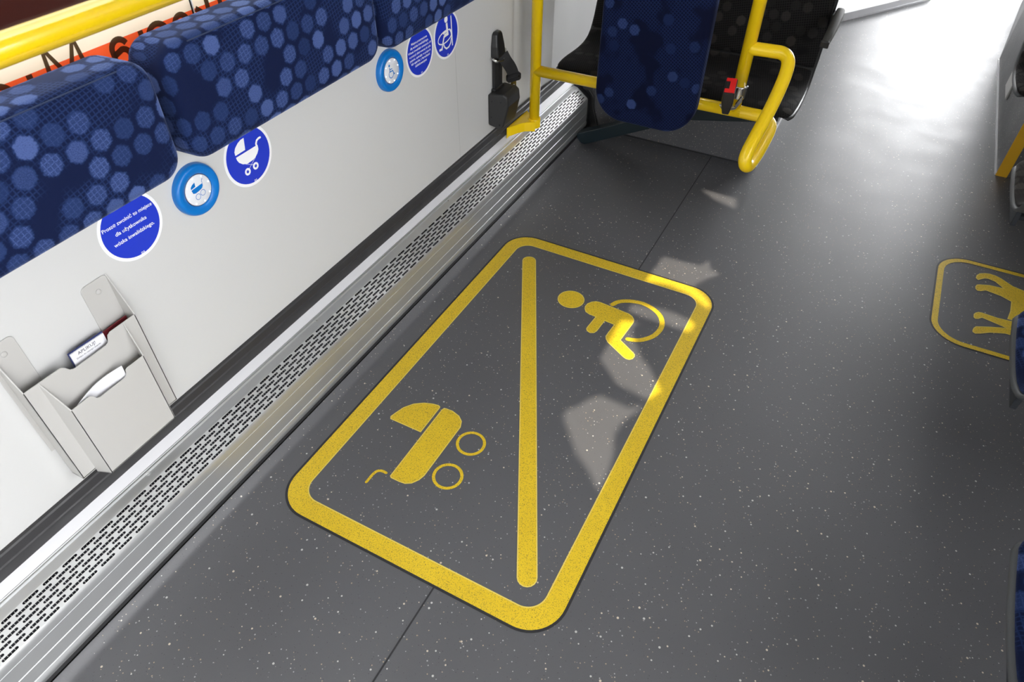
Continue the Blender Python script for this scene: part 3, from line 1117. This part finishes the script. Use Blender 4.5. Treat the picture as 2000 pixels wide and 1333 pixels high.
def stop_button(Yc, Zc, label, symbol):
    t = thing('stop_button', label, 'button', (XL, Yc, Zc), 'round blue stop buttons')
    pl = wall_place(Yc, Zc)
    prof = [(.0565, 0), (.0565, .004)] + [(.0485 + .008 * math.cos(math.radians(a)), .006 + .010 * math.sin(math.radians(a))) for a in range(0, 91, 15)]
    prof += [(.0420, .0155), (.0370, .0130), (.0350, .0118), (.0345, .0090)]
    MB().lathe(prof, pl, 56).build('housing', M['ring_blue'], t, auto=50)
    polys_mesh([disc(.0346)], pl, .0106, 'face_rim', M['dark_line'], t, thick=.0004)
    MB().lathe([(.0333, .0105), (.0333, .0118), (.0325, .0124)], pl, 48).build('face', M['button_white'], t, auto=40)
    polys_mesh(symbol, pl, .0127, 'symbol', M['ring_blue'], t)
    for k in range(8):
        a = math.radians(12 + 45 * k)
        q = MB().lathe([(.0014, .0123), (.0012, .0130), (.0006, .0134)], lambda u, v, d, a=a: pl(.0297 * math.cos(a) + u, .0297 * math.sin(a) + v, d), 12)
        q.build('led', M['led'], t)


sym = [[(-.0042, .0200), (-.0050, .0110), (-.0175, .0092), (-.0165, .0140), (-.0110, .0180)][::-1],
       [(-.0172, .0075), (.0135, .0100), (.0130, .0050), (.0095, .0005), (.0020, -.0015), (-.0090, -.0030), (-.0150, -.0010)]]
sym += ribbon2d([(.0135, .0110), (.0130, .0150), (.0150, .0185), (.0170, .0190)], .0010)
for c in ((-.0060, -.0125), (.0080, -.0095)):
    sym += ribbon2d(arc(*c, .0062, 0, 360, 28)[:-1], .0010, closed=True)
stop_button(.8152, .7205, 'blue round stop button with a pram symbol between two stickers', sym)
sym = [arc(-.0098, .0170, .0034, 0, 360, 20)[:-1]]
sym += ribbon2d([(-.0098, .0115), (-.0085, .0000), (.0035, .0000), (.0085, -.0110), (.0125, -.0098)], .0028, cap=False)
sym += ribbon2d([(-.0090, .0065), (.0020, .0060)], .0022, cap=False)
sym += ribbon2d(arc(-.0045, -.0070, .0103, 115, 385 - 25, 24), .0020)
stop_button(1.5150, .7185, 'blue round stop button with a wheelchair symbol below the pads gap', sym)

# ------------------------------------------------------------------ navy hip-rest pads and the rail above
labels = ['nearest navy dotted pad on the wall above the text sticker', 'middle navy dotted pad on the wall above the pram sticker',
          'farthest navy dotted pad on the wall above the small-text sticker']
for (ya, yb), lab in zip(((.135, .722), (.745, 1.327), (1.348, 1.93)), labels):
    t = thing('hip_rest_pad', lab, 'pad', (XL, (ya + yb) / 2, .95), 'navy hip-rest pads along the wall')
    cy = (ya + yb) / 2
    w, h = (yb - ya), .214

    def pl(u, v, d, cy=cy):
        return (-1.150 + d, cy + u, .9455 + v + d * .05)
    sl = rounded_slab(rrect(-w / 2, w / 2, -h / 2, h / 2, .045, 9), .108, .022, .004, pl)
    ox = random.random() * 3
    sl.uv = {k: (u + cy * 1.37, v + ox) for k, (u, v) in sl.uv.items()}
    cush = sl.build('cushion', M['navy'], t, smooth=True)
    b = MB()
    b.tube([pl(-w / 2 + .06, h / 2 - .0065, .104), pl(w / 2 - .06, h / 2 - .0065, .104)], .0011, 6)
    b.build('stitch_line', simple('pale_blue_thread', (.018, .032, .085), .9), cush)
    for s_ in (-.2, .2):
        MB().box(XL, -1.148, cy + s_ - .03, cy + s_ + .03, .90, .955).build('bracket', M['dark_steel'], t)

rail = thing('window_rail', 'yellow horizontal grab rail in front of the window film', 'grab rail', (-.94, .3, 1.17))
MB().tube([(-.945, -1.2, 1.1695), (-.945, .95, 1.1695)], .0190, 24).build('tube', M['yellow'], rail, smooth=True)
for yy in (-1.15, .93):
    MB().tube([(-.945, yy, 1.1695), (XL - .03, yy, 1.1695)], .014, 16).build('bracket', M['yellow'], rail, smooth=True)

# ------------------------------------------------------------------ brochure holder
bh = thing('brochure_holder', 'grey two-tier metal brochure holder screwed to the wall', 'brochure holder', (XL, .445, .33))
T = .0022


def sheet(poly, X, name, par, thick=T, bev=.0006):
    return MB().prism(poly, lambda y, z: (X - thick, y, z), lambda y, z: (X, y, z)).build(name, M['grey_metal'], par, bevel=bev, bseg=1)


ya, yb = .3225, .5665
for y0, y1 in ((ya - .007, .3725), (.5085, yb)):
    tb = sheet([(y0, .40), (y1, .40)] + arc(y1 - .010, .668 - .010, .010, 0, 90, 5) + arc(y0 + .012, .668 - .012, .012, 90, 180, 5), XL + T + .0004, 'hanging_tab', bh)
    yc = (y0 + y1) / 2 + .001
    MB().lathe([(.0058, .0026), (.0056, .0036), (.0040, .0046), (.0016, .0048)], wall_place(yc, .643), 20).build('screw', M['grey_metal'], tb, smooth=True)
# upper pocket front with cut-out, two cheeks
Xu = -1.1440
top = [(yb, .578), (.507, .578)] + [(.5000, .574), (.4970, .566), (.4945, .5595), (.488, .5570), (.418, .5570), (.411, .5600), (.405, .570), (.398, .5765)] + [(ya, .578)]
up_ = sheet([(ya, .322), (yb, .322)] + top, Xu, 'upper_pocket', bh)
b = MB()
for y in (ya, yb):
    ch = [(XL + .0026, .322), (Xu, .322), (Xu, .578), (XL + .0026, .668 if y == yb else .655)]
    s_ = -1 if y == yb else 1
    b.prism(ch, lambda x, z, y=y: (x, y, z), lambda x, z, y=y, s_=s_: (x, y + s_ * T, z))
b.box(XL + .0026, Xu, ya, yb, .322, .3245)
b.build('side_cheeks', M['grey_metal'], up_)
# lower pocket
Xl = -1.1150
la, lb, lza = .3625, .5305, .302
top = [(lb, .507), (.491, .507)] + [(.486, .505), (.4845, .498), (.482, .4925), (.476, .4900), (.420, .4900), (.414, .4930), (.410, .502), (.405, .507)] + [(la, .507)]
lo_ = sheet([(la, .312)] + [(lb, .312)] + top, Xl, 'lower_pocket', bh)
b = MB()
for (y, yo) in ((la, .3515), (lb, .5385)):
    s_ = -1 if y == lb else 1
    ch = [(Xu, .312), (Xl, .312), (Xl, .507), (Xu, .576)]
    b.prism(ch, lambda x, z, y=y, yo=yo: (x, y + (yo - y) * (Xl - x) / (Xl - Xu), z), lambda x, z, y=y, yo=yo, s_=s_: (x, y + s_ * T + (yo - y) * (Xl - x) / (Xl - Xu), z))
b.prism([(.3515, Xu), (.5385, Xu), (lb, Xl), (la, Xl)], lambda y, x: (x, y, .312), lambda y, x: (x, y, .3145))
b.build('side_cheeks', M['grey_metal'], lo_)
# leaflets standing in the pockets
Xp = -1.1600
lf = thing('leaflet', 'white leaflet with printed title in the upper brochure pocket', 'leaflet', (Xp, .44, .33))
MB().prism([(.4220, .326), (.5000, .326), (.5000, .5745), (.4280, .5770)], lambda y, z: (Xp, y, z), lambda y, z: (Xp + .003, y, z)).build('page', M['paper'], lf)
MB().prism([(.4210, .326), (.5010, .326), (.5010, .5765), (.4265, .5785)], lambda y, z: (Xp - .003, y, z), lambda y, z: (Xp - .0006, y, z)).build('back_page', M['paper_blue'], lf)
vs, fs = text_polys('APLIKUJ!', width=.038, bold=.0)
MB().add([(Xp + .0034, .4600 + x, .5660 + y - x * .03) for x, y in vs], fs).build('title', M['ink'], lf)
vs, fs = text_polys('Dołącz do naszego zespołu', width=.052, bold=.0)
MB().add([(Xp + .0034, .4610 + x, .5590 + y - x * .03) for x, y in vs], fs).build('subtitle', M['ink'], lf)
rl = MB().prism([(.5030, .326), (.5600, .326), (.5600, .5700), (.5030, .5690)], lambda y, z: (Xp - .008, y, z), lambda y, z: (Xp - .0065, y, z)).build('leaflet', M['paper_red'])
tag(rl, 'dark red leaflet at the back of the upper brochure pocket', 'leaflet')
b = MB()
pts = []
for k in range(13):
    a = k / 12
    pts.append((.3790 + .106 * a, -1.1215 - .010 * math.sin(PI * a) - .003 * a))
prof = pts + [(y, x - .0012) for y, x in reversed(pts)]
b.prism(prof, lambda y, x: (x, y, .318), lambda y, x: (x + .004, y, .5060 + (y - .379) * .085))
tag(b.build('leaflet', M['paper'], auto=40), 'curled blank white leaflets in the lower brochure pocket', 'leaflet')

# ------------------------------------------------------------------ seat-belt retractor on the wall
rt = thing('belt_retractor', 'black wheelchair seat belt retractor on the wall beside the yellow pole', 'seat belt', (XL, 2.12, .28))
b = MB()
poly = [(XL, .318), (-1.140, .304), (-1.126, .312), (-1.106, .395), (-1.110, .428), (-1.125, .437), (XL, .434)]
b.prism(poly, lambda x, z: (x, 2.062 + (x - XL) * .25, z), lambda x, z: (x, 2.185 - (x - XL) * .15, z))
b.build('reel_housing', M['black'], rt, bevel=.006, bseg=3)
for (x, z) in ((-1.165, .408), (-1.133, .408), (-1.166, .350), (-1.138, .322)):
    MB().lathe([(.0035, 0), (.0033, .0012)], lambda u, v, d, x=x, z=z: (x + u, 2.0615 + (x - XL) * .25 - d, z + v), 12).build('screw', M['seal'], rt)
b = MB()
b.box(XL + .003, XL + .012, 2.094, 2.150, .43, .575)
for y in (2.103, 2.122, 2.141):
    b.box(XL + .012, XL + .0135, y - .003, y + .003, .43, .575)
b.build('vertical_strap', M['webbing'], rt)
b = MB()
b.box(XL, XL + .018, 2.088, 2.156, .425, .444)
b.build('strap_collar', M['black_gloss'], rt, bevel=.003)
b = MB()
poly = [(2.086, .552), (2.088, .590), (2.096, .628), (2.105, .636), (2.133, .636), (2.143, .628), (2.152, .590), (2.154, .552)]
b.prism(poly, lambda y, z: (XL, y, z), lambda y, z: (XL + .030 - (z - .55) * .12, 2.12 + (y - 2.12) * .8, z))
b.build('anchor_cap', M['black_gloss'], rt, bevel=.006, bseg=3)
MB().tube([(XL + .014, 2.078, .556), (XL + .026, 2.085, .545), (XL + .028, 2.120, .538), (XL + .026, 2.158, .548), (XL + .014, 2.166, .562)], .0045, 10).build('anchor_ring', M['chrome'], rt, smooth=True)
path = smooth_path([(XL + .026, 2.128, .556), (XL + .034, 2.140, .530), (XL + .040, 2.158, .505), (XL + .044, 2.172, .478), (XL + .044, 2.176, .462)], 5)
b = MB()
n = len(path)
vs = []
for i, p in enumerate(path):
    t = (path[min(i + 1, n - 1)] - path[max(i - 1, 0)]).normalized()
    w = Vector((.55, .80, .25)).normalized()
    w = (w - t * w.dot(t)).normalized() * .021
    nn = t.cross(w).normalized() * .0016
    vs += [p - w - nn, p + w - nn, p + w + nn, p - w + nn]
fs = []
for i in range(n - 1):
    for k in range(4):
        fs.append((i * 4 + k, i * 4 + (k + 1) % 4, i * 4 + 4 + (k + 1) % 4, i * 4 + 4 + k))
fs += [(3, 2, 1, 0), tuple((n - 1) * 4 + k for k in range(4))]
b.add(vs, fs)
b.build('hanging_strap', M['webbing'], rt, auto=40)
tip = path[-1]
wdir = Vector((.55, .80, .25)).normalized()
ddir = Vector((-.05, .10, -1)).normalized()
wdir = (wdir - ddir * wdir.dot(ddir)).normalized()
ndir = ddir.cross(wdir)


def tp(u, v, d, o=tip):
    return tuple(o + wdir * u + ddir * v + ndir * d)


b = MB()
outer = rrect(-.028, .028, -.016, .014, .009, 5)
inner = rrect(-.022, .022, -.009, .002, .004, 5)
k_ = len(outer)
vs = [tp(u, v, -.005) for u, v in outer] + [tp(u, v, -.005) for u, v in inner] + [tp(u, v, .005) for u, v in outer] + [tp(u, v, .005) for u, v in inner]
fs = []
for i in range(k_):
    j = (i + 1) % k_
    fs += [(i, j, j + k_, i + k_), (i + 2 * k_, j + 2 * k_, j + 3 * k_, i + 3 * k_), (i, j, j + 2 * k_, i + 2 * k_), (i + k_, j + k_, j + 3 * k_, i + 3 * k_)]
b.add(vs, fs)
tg = b.build('tongue_grip', M['black_gloss'], rt, auto=30)
b = MB()
outer = rrect(-.0105, .0105, .010, .056, .004, 4)
inner = rrect(-.005, .005, .026, .047, .0015, 4)
k_ = len(outer)
vs = [tp(u, v, -.0012) for u, v in outer] + [tp(u, v, -.0012) for u, v in inner] + [tp(u, v, .0012) for u, v in outer] + [tp(u, v, .0012) for u, v in inner]
fs = []
for i in range(k_):
    j = (i + 1) % k_
    fs += [(i, j, j + k_, i + k_), (i + 2 * k_, j + 2 * k_, j + 3 * k_, i + 3 * k_), (i, j, j + 2 * k_, i + 2 * k_), (i + k_, j + k_, j + 3 * k_, i + 3 * k_)]
b.add(vs, fs)
b.build('tongue_plate', M['brass'], tg)

# ------------------------------------------------------------------ yellow tubular frame
YP = 2.30
RT = .0200
fm = thing('handrail_frame', 'yellow tubular handrail frame of two poles, crossbar and bent guard loop', 'handrail', (-1.107, YP, .24))
MB().tube([(-1.1085, YP, .245), (-1.1095, YP, 2.295)], RT, 28).build('pole', M['yellow'], fm, smooth=True)
MB().tube([(-.3690, YP, .462), (-.3665, YP, 2.295)], RT, 28).build('pole', M['yellow'], fm, smooth=True)
MB().tube([(-1.1085, YP, .4475), (-.70, YP, .4535), (-.345, YP, .4590)], RT, 28).build('crossbar', M['yellow'], fm, smooth=True)
lp = smooth_path([(-.367, YP, .665), (-.300, YP, .668), (-.262, YP - .004, .668), (-.240, YP - .022, .655), (-.234, 2.245, .622), (-.238, 2.190, .570), (-.246, 2.130, .522), (-.254, 2.075, .484),
                  (-.258, 2.045, .460), (-.258, 2.030, .438), (-.252, 2.034, .418), (-.246, 2.06, .408), (-.240, 2.12, .412), (-.236, 2.20, .426), (-.236, 2.262, .438), (-.246, 2.290, .448), (-.275, YP, .4580), (-.310, YP, .4590), (-.355, YP, .4590)], 5)
MB().tube(lp, RT, 24).build('guard_loop', M['yellow'], fm, smooth=True)
b = MB()
cup = [(-1.1085 + .0245 * math.cos(2 * PI * k / 24), YP + .0245 * math.sin(2 * PI * k / 24)) for k in range(24)]
b.prism(cup, lambda x, y: (x, y, .226), lambda x, y: (x, y, .262))
br = b.build('wall_bracket', M['yellow'], fm, bevel=.002)
b = MB()
poly = [(XL + .013, 2.185), (XL + .013, 2.350)] + [(-1.150, 2.338), (-1.120, 2.322)] + [(-1.105, 2.276), (-1.122, 2.262), (-1.138, 2.235), (-1.152, 2.205), (XL + .020, 2.185)]
b.prism(poly, lambda x, y: (x, y, .2540), lambda x, y: (x, y, .2575))
poly2 = [(-1.090, 2.272), (-1.108, 2.264), (-1.126, 2.252), (-1.142, 2.228), (-1.156, 2.198), (XL + .013, 2.180), (XL + .013, 2.1835), (-1.1575, 2.2015), (-1.1435, 2.2315), (-1.1275, 2.2555), (-1.109, 2.2675), (-1.091, 2.276)]
b.prism(poly2, lambda x, y: (x, y, .2200), lambda x, y: (x, y, .2575))
b.box(XL + .013, XL + .0165, 2.180, 2.350, .215, .2575)
b.prism([(XL + .0165, 2.255), (-1.125, 2.295), (-1.125, 2.299), (XL + .0165, 2.259)], lambda x, y: (x, y, .224), lambda x, y: (x, y, .2545))
b.build('bracket_arm', M['yellow'], br, bevel=.001, bseg=1)
MB().lathe([(.0045, .0165), (.0043, .0185), (.002, .0195)], wall_place(2.197, .239), 16).build('bolt', M['chrome'], br)

# padded wheelchair backrest board on the frame
bp = thing('backrest_board', 'navy dotted upright wheelchair backrest pad in front of the yellow crossbar', 'pad', (-.66, 2.24, .35))
cx0, cx1, cz0, cz1 = -.838, -.480, .3665, 1.30
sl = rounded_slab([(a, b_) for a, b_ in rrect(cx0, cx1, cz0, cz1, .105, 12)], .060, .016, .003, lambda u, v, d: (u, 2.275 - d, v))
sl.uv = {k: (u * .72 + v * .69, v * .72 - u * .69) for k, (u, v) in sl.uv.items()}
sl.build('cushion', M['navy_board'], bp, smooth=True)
for z in (.4550, 1.1):
    MB().box(-.70, -.62, 2.272, 2.2795, z - .03, z + .03).build('mounting_plate', M['dark_steel'], bp)

# belt buckle clamped on the right pole
bk = thing('belt_buckle', 'black belt buckle with red release button clamped to the yellow pole', 'buckle', (-.378, 2.26, .50))


def bkp(u, v, d):   # tilted box frame
    c = Vector((-.3850, 2.245, .497))
    ax = Vector((.93, .18, -.05)).normalized()
    up2 = Vector((.04, -.42, .90)).normalized()
    ax = (ax - up2 * ax.dot(up2)).normalized()
    nz = ax.cross(up2)
    return tuple(c + (ax * u + up2 * v + nz * d) * 1.22)


b = MB()
prof = [(-.0155, 0), (.0135, 0), (.0165, .068), (.0165, .074), (-.0165, .074), (-.0175, .068)]
b.prism([(-.008, -.010), (.008, -.010), (.0135, .030), (.0135, .070), (-.0135, .070), (-.0135, .030)], lambda u, v: bkp(u * 1.12, v, -.027), lambda u, v: bkp(u * 1.12, v, .025))
b.build('buckle_body', M['black_gloss'], bk, bevel=.004)
b = MB()
b.prism([(-.002, -.024), (.0128, -.024), (.0128, .022), (-.002, .022)], lambda u, d: bkp(u, .0695, d), lambda u, d: bkp(u, .0730, d))
b.prism([(-.0128, .011), (-.002, .011), (-.002, .022), (-.0128, .022)], lambda u, d: bkp(u, .0695, d), lambda u, d: bkp(u, .0725, d))
b.prism([(-.0128, -.024), (-.002, -.024), (-.002, -.015), (-.0128, -.015)], lambda u, d: bkp(u, .0695, d), lambda u, d: bkp(u, .0725, d))
b.build('release_button', M['red'], bk)
b = MB()
b.tube([(-.3665, YP, .505), (-.3668, YP, .548)], .0255, 24)
b.build('clamp', M['chrome'], bk, bevel=.004, auto=40)
b = MB()
b.prism([(-.0205, -.002), (.0205, -.002), (.0200, .008), (.030, .034), (.036, .036), (.036, .020), (.024, -.010), (.012, -.016), (-.013, -.016)],
        lambda u, v: bkp(u, v, -.0035), lambda u, v: bkp(u, v, .0035))
b.build('clamp_arm', M['chrome'], bk, bevel=.002)

# ------------------------------------------------------------------ seats
prof_s = [(.004, .418, .160), (.000, .432, .172), (.004, .446, .188), (.016, .456, .206), (.05, .461, .219), (.12, .460, .222), (.18, .456, .222), (.24, .454, .221), (.29, .458, .220), (.325, .470, .219), (.350, .492, .218),
          (.370, .525, .218), (.395, .59, .218), (.43, .69, .217), (.465, .79, .214), (.50, .90, .208), (.53, 1.0, .198), (.55, 1.07, .182), (.56, 1.11, .155), (.564, 1.13, .110)]


def seat_grid(lo, hi, off, grow, nx=12, crown=.010, uo=0):
    rows_ = prof_s[lo:hi]
    vs, uv, fs = [], [], []
    s = 0
    for i, (y, z, w) in enumerate(rows_):
        k = lo + i
        a = prof_s[max(k - 1, 0)]
        c = prof_s[min(k + 1, len(prof_s) - 1)]
        ty, tz = c[0] - a[0], c[1] - a[1]
        L = math.hypot(ty, tz)
        ny, nz = -tz / L, ty / L
        if i:
            s += math.hypot(y - rows_[i - 1][0], z - rows_[i - 1][1])
        for j in range(nx + 1):
            t = -1 + 2 * j / nx
            e = off - crown * abs(t) ** 3 + (0 if grow == 0 else 0)
            vs.append(((w + grow) * t, y + ny * e, z + nz * e))
            uv.append(((w + grow) * t + uo, s + lo * .05))
    n = len(rows_)
    for i in range(n - 1):
        for j in range(nx):
            fs.append((i * (nx + 1) + j, i * (nx + 1) + j + 1, (i + 1) * (nx + 1) + j + 1, (i + 1) * (nx + 1) + j))
    return MB().add(vs, fs, uv)


def make_seat(name, label, group, fab, shellmat, loc, flip, hw=1.0, armrest=0, leg=True, zoff=0):
    t = thing(name, label, 'seat', (0, 0, 0), group)
    seat_grid(0, 11, 0, 0, uo=loc[0] * 3).build('seat_cushion', fab, t, smooth=True, solid=.022, sub=1)
    seat_grid(10, len(prof_s), 0, 0, uo=loc[0] * 3 + .2).build('backrest', fab, t, smooth=True, solid=.022, sub=1)
    seat_grid(0, len(prof_s), -.016, .006).build('shell', shellmat, t, smooth=True, solid=.016, sub=1)
    if armrest:
        x = .236 * armrest
        pth = smooth_path([(x, .465, .650), (x * 1.02, .42, .662), (x * 1.03, .32, .664), (x * 1.03, .21, .655), (x * 1.02, .150, .645)], 4)
        b = MB()
        n = len(pth)
        vs, fs = [], []
        for i, p in enumerate(pth):
            q = i / (n - 1)
            hw_, hh = .013 + .003 * math.sin(PI * q), .016 * (1 - .35 * q)
            for a in range(12):
                c, s = math.cos(2 * PI * a / 12), math.sin(2 * PI * a / 12)
                vs.append(p + Vector((hw_ * math.copysign(abs(c) ** .6, c), 0, hh * math.copysign(abs(s) ** .6, s))))
        for i in range(n - 1):
            for a in range(12):
                fs.append((i * 12 + a, i * 12 + (a + 1) % 12, i * 12 + 12 + (a + 1) % 12, i * 12 + 12 + a))
        fs += [tuple(range(12))[::-1], tuple((n - 1) * 12 + a for a in range(12))]
        am = b.add(vs, fs).build('armrest', M['armgrey'], t, auto=50)
        tipc = pth[-1]
        MB().box(tipc.x - .0145, tipc.x + .0145, tipc.y - .006, tipc.y + .002, tipc.z - .012, tipc.z + .010).build('armrest_tip', M['black_gloss'], am, bevel=.003)
        MB().box(x - .020, x + .014, .41, .47, .60, .655).build('armrest_pivot', M['black'], am, bevel=.004)
    if leg:
        b = MB()
        for xx in (-.203, .190):
            b.prism([(.09, .372), (.145, .408), (.30, .416), (.30, .372)], lambda y, z, xx=xx: (xx, y, z), lambda y, z, xx=xx: (xx + .013, y, z))
        b.box(-.19, .19, .20, .26, .372, .386)
        b.build('bracket', M['dark_steel'], t, bevel=.002)
        b = MB()
        b.box(-.165, -.105, .20, .26, 0.0, .372)
        b.box(-.19, -.08, .14, .32, 0, .008)
        b.build('leg', M['dark_steel'], t, bevel=.002)
    t.location = loc
    t.rotation_euler = (0, 0, PI if flip else 0)
    t.scale = (hw, 1, 1)
    return t


gl_ = make_seat('bus_seat', 'charcoal dotted seat beside the wall behind the yellow frame', 'charcoal seats behind the frame', M['darkfab'], M['black'], (-.858, 2.356, 0), False, hw=.975, leg=False)
gr_ = make_seat('bus_seat', 'charcoal dotted aisle seat with grey armrest behind the buckle pole', 'charcoal seats behind the frame', M['darkfab'], M['black'], (-.403, 2.356, 0), False, hw=.975, armrest=1, leg=False)
# steel support under the pair of charcoal seats
sf = thing('seat_support', 'dark steel support bar slanting up under the charcoal seats', 'seat support', (-1.06, 2.70, 0))
b = MB()
b.prism([(-1.070, .0), (-1.030, .0), (-.600, .215), (-.30, .275), (-.30, .320), (-.600, .268), (-1.070, .042)], lambda x, z: (x, 2.66, z), lambda x, z: (x, 2.71, z))
b.build('slanted_bar', M['teal'], sf, bevel=.003)
b = MB()
b.box(-1.0, -.24, 2.47, 2.50, .375, .405)
b.box(-1.0, -.24, 2.60, 2.63, .375, .405)
for x in (-.95, -.60, -.28):
    b.box(x - .02, x + .02, 2.44, 2.80, .352, .376)
b.box(-.42, -.36, 2.665, 2.70, .30, .353)
b.build('seat_rails', M['dark_steel'], sf)

# seats along the right side
nv = make_seat('bus_seat', 'navy seat nearest the camera at the right edge, mostly hidden', 'seats along the right side', M['navy'], M['graphite'], (.698, .992, 0), True)
nv2 = make_seat('bus_seat', 'navy seat at the right edge beside the smaller yellow floor frame', 'seats along the right side', M['navy'], M['graphite'], (.698, 1.664, 0), True)
bs3 = make_seat('bus_seat', 'brown-grey seat in front of the grey wheel box on the right', 'seats along the right side', M['brownfab'], M['graphite'], (.694, 2.444, 0), True)
bs4 = make_seat('bus_seat', 'dark seat standing on the grey wheel box on the right', 'seats along the right side', M['darkfab'], M['graphite'], (.696, 2.940, 0), False, leg=False)

# ------------------------------------------------------------------ plinths and boxes covered in floor vinyl
pb = thing('seat_plinth', 'grey vinyl-covered plinth behind and under the charcoal seats', 'plinth', (-.7, 3.2, 0))
MB().box(-1.176, -.311, 2.826, 4.00, 0, .20).build('vinyl_box', M['plinth'], pb, bevel=.004)
MB().box(-.311, -.306, 2.826, 4.00, 0, .012).build('side_trim', M['grey_edge'], pb)
MB().box(-.98, -.311, 2.8235, 2.826, .0, .006).build('foot_seal', M['weld'], pb)

wb = thing('wheel_box', 'grey vinyl wheel box with yellow corner strip on the right', 'wheel box', (.9, 4.0, 0))
foot = [(.600, 3.243), (1.29, 3.243), (1.29, 5.75), (.705, 5.75), (.590, 4.615)]
MB().prism(foot, lambda x, y: (x, y, 0), lambda x, y: (x, y, .40)).build('vinyl_box', M['plinth'], wb, bevel=.004)
b = MB()
b.box(.5975, .6005, 3.2405, 3.2435, 0, .40)
b.box(.600, .640, 3.2395, 3.2430, 0, .40)
b.build('yellow_corner_strip', M['yellow_dull'], wb)
MB().prism([(.5945, 3.243), (.600, 3.243), (.590, 4.615), (.5845, 4.615)], lambda x, y: (x, y, 0), lambda x, y: (x, y, .008)).build('bottom_edging', M['grey_edge'], wb)
b = MB()
b.box(.588, .600, 3.84, 4.02, .085, .160)
b.build('service_flap', M['grey_metal'], wb, bevel=.006)

cb = thing('cab_platform', 'pale raised platform at the front of the aisle', 'platform', (-.4, 5.6, 0))
MB().prism([(-1.176, 4.02), (-.795, 4.02), (-.245, 4.852), (.175, 5.515), (.175, 7.6), (-1.176, 7.6)], lambda x, y: (x, y, 0), lambda x, y: (x, y, .05)).build('laminate_box', M['pale_laminate'], cb, bevel=.004)
d_ = Vector((.42, .663)).normalized()
nrm = Vector((d_.y, -d_.x))
MB().prism([(-.60, 4.315), (.175, 5.515), (.175 + nrm.x * .006, 5.515 + nrm.y * .006), (-.60 + nrm.x * .006, 4.315 + nrm.y * .006)], lambda x, y: (x, y, 0), lambda x, y: (x, y, .010)).build('bottom_edging', M['grey_edge'], cb)
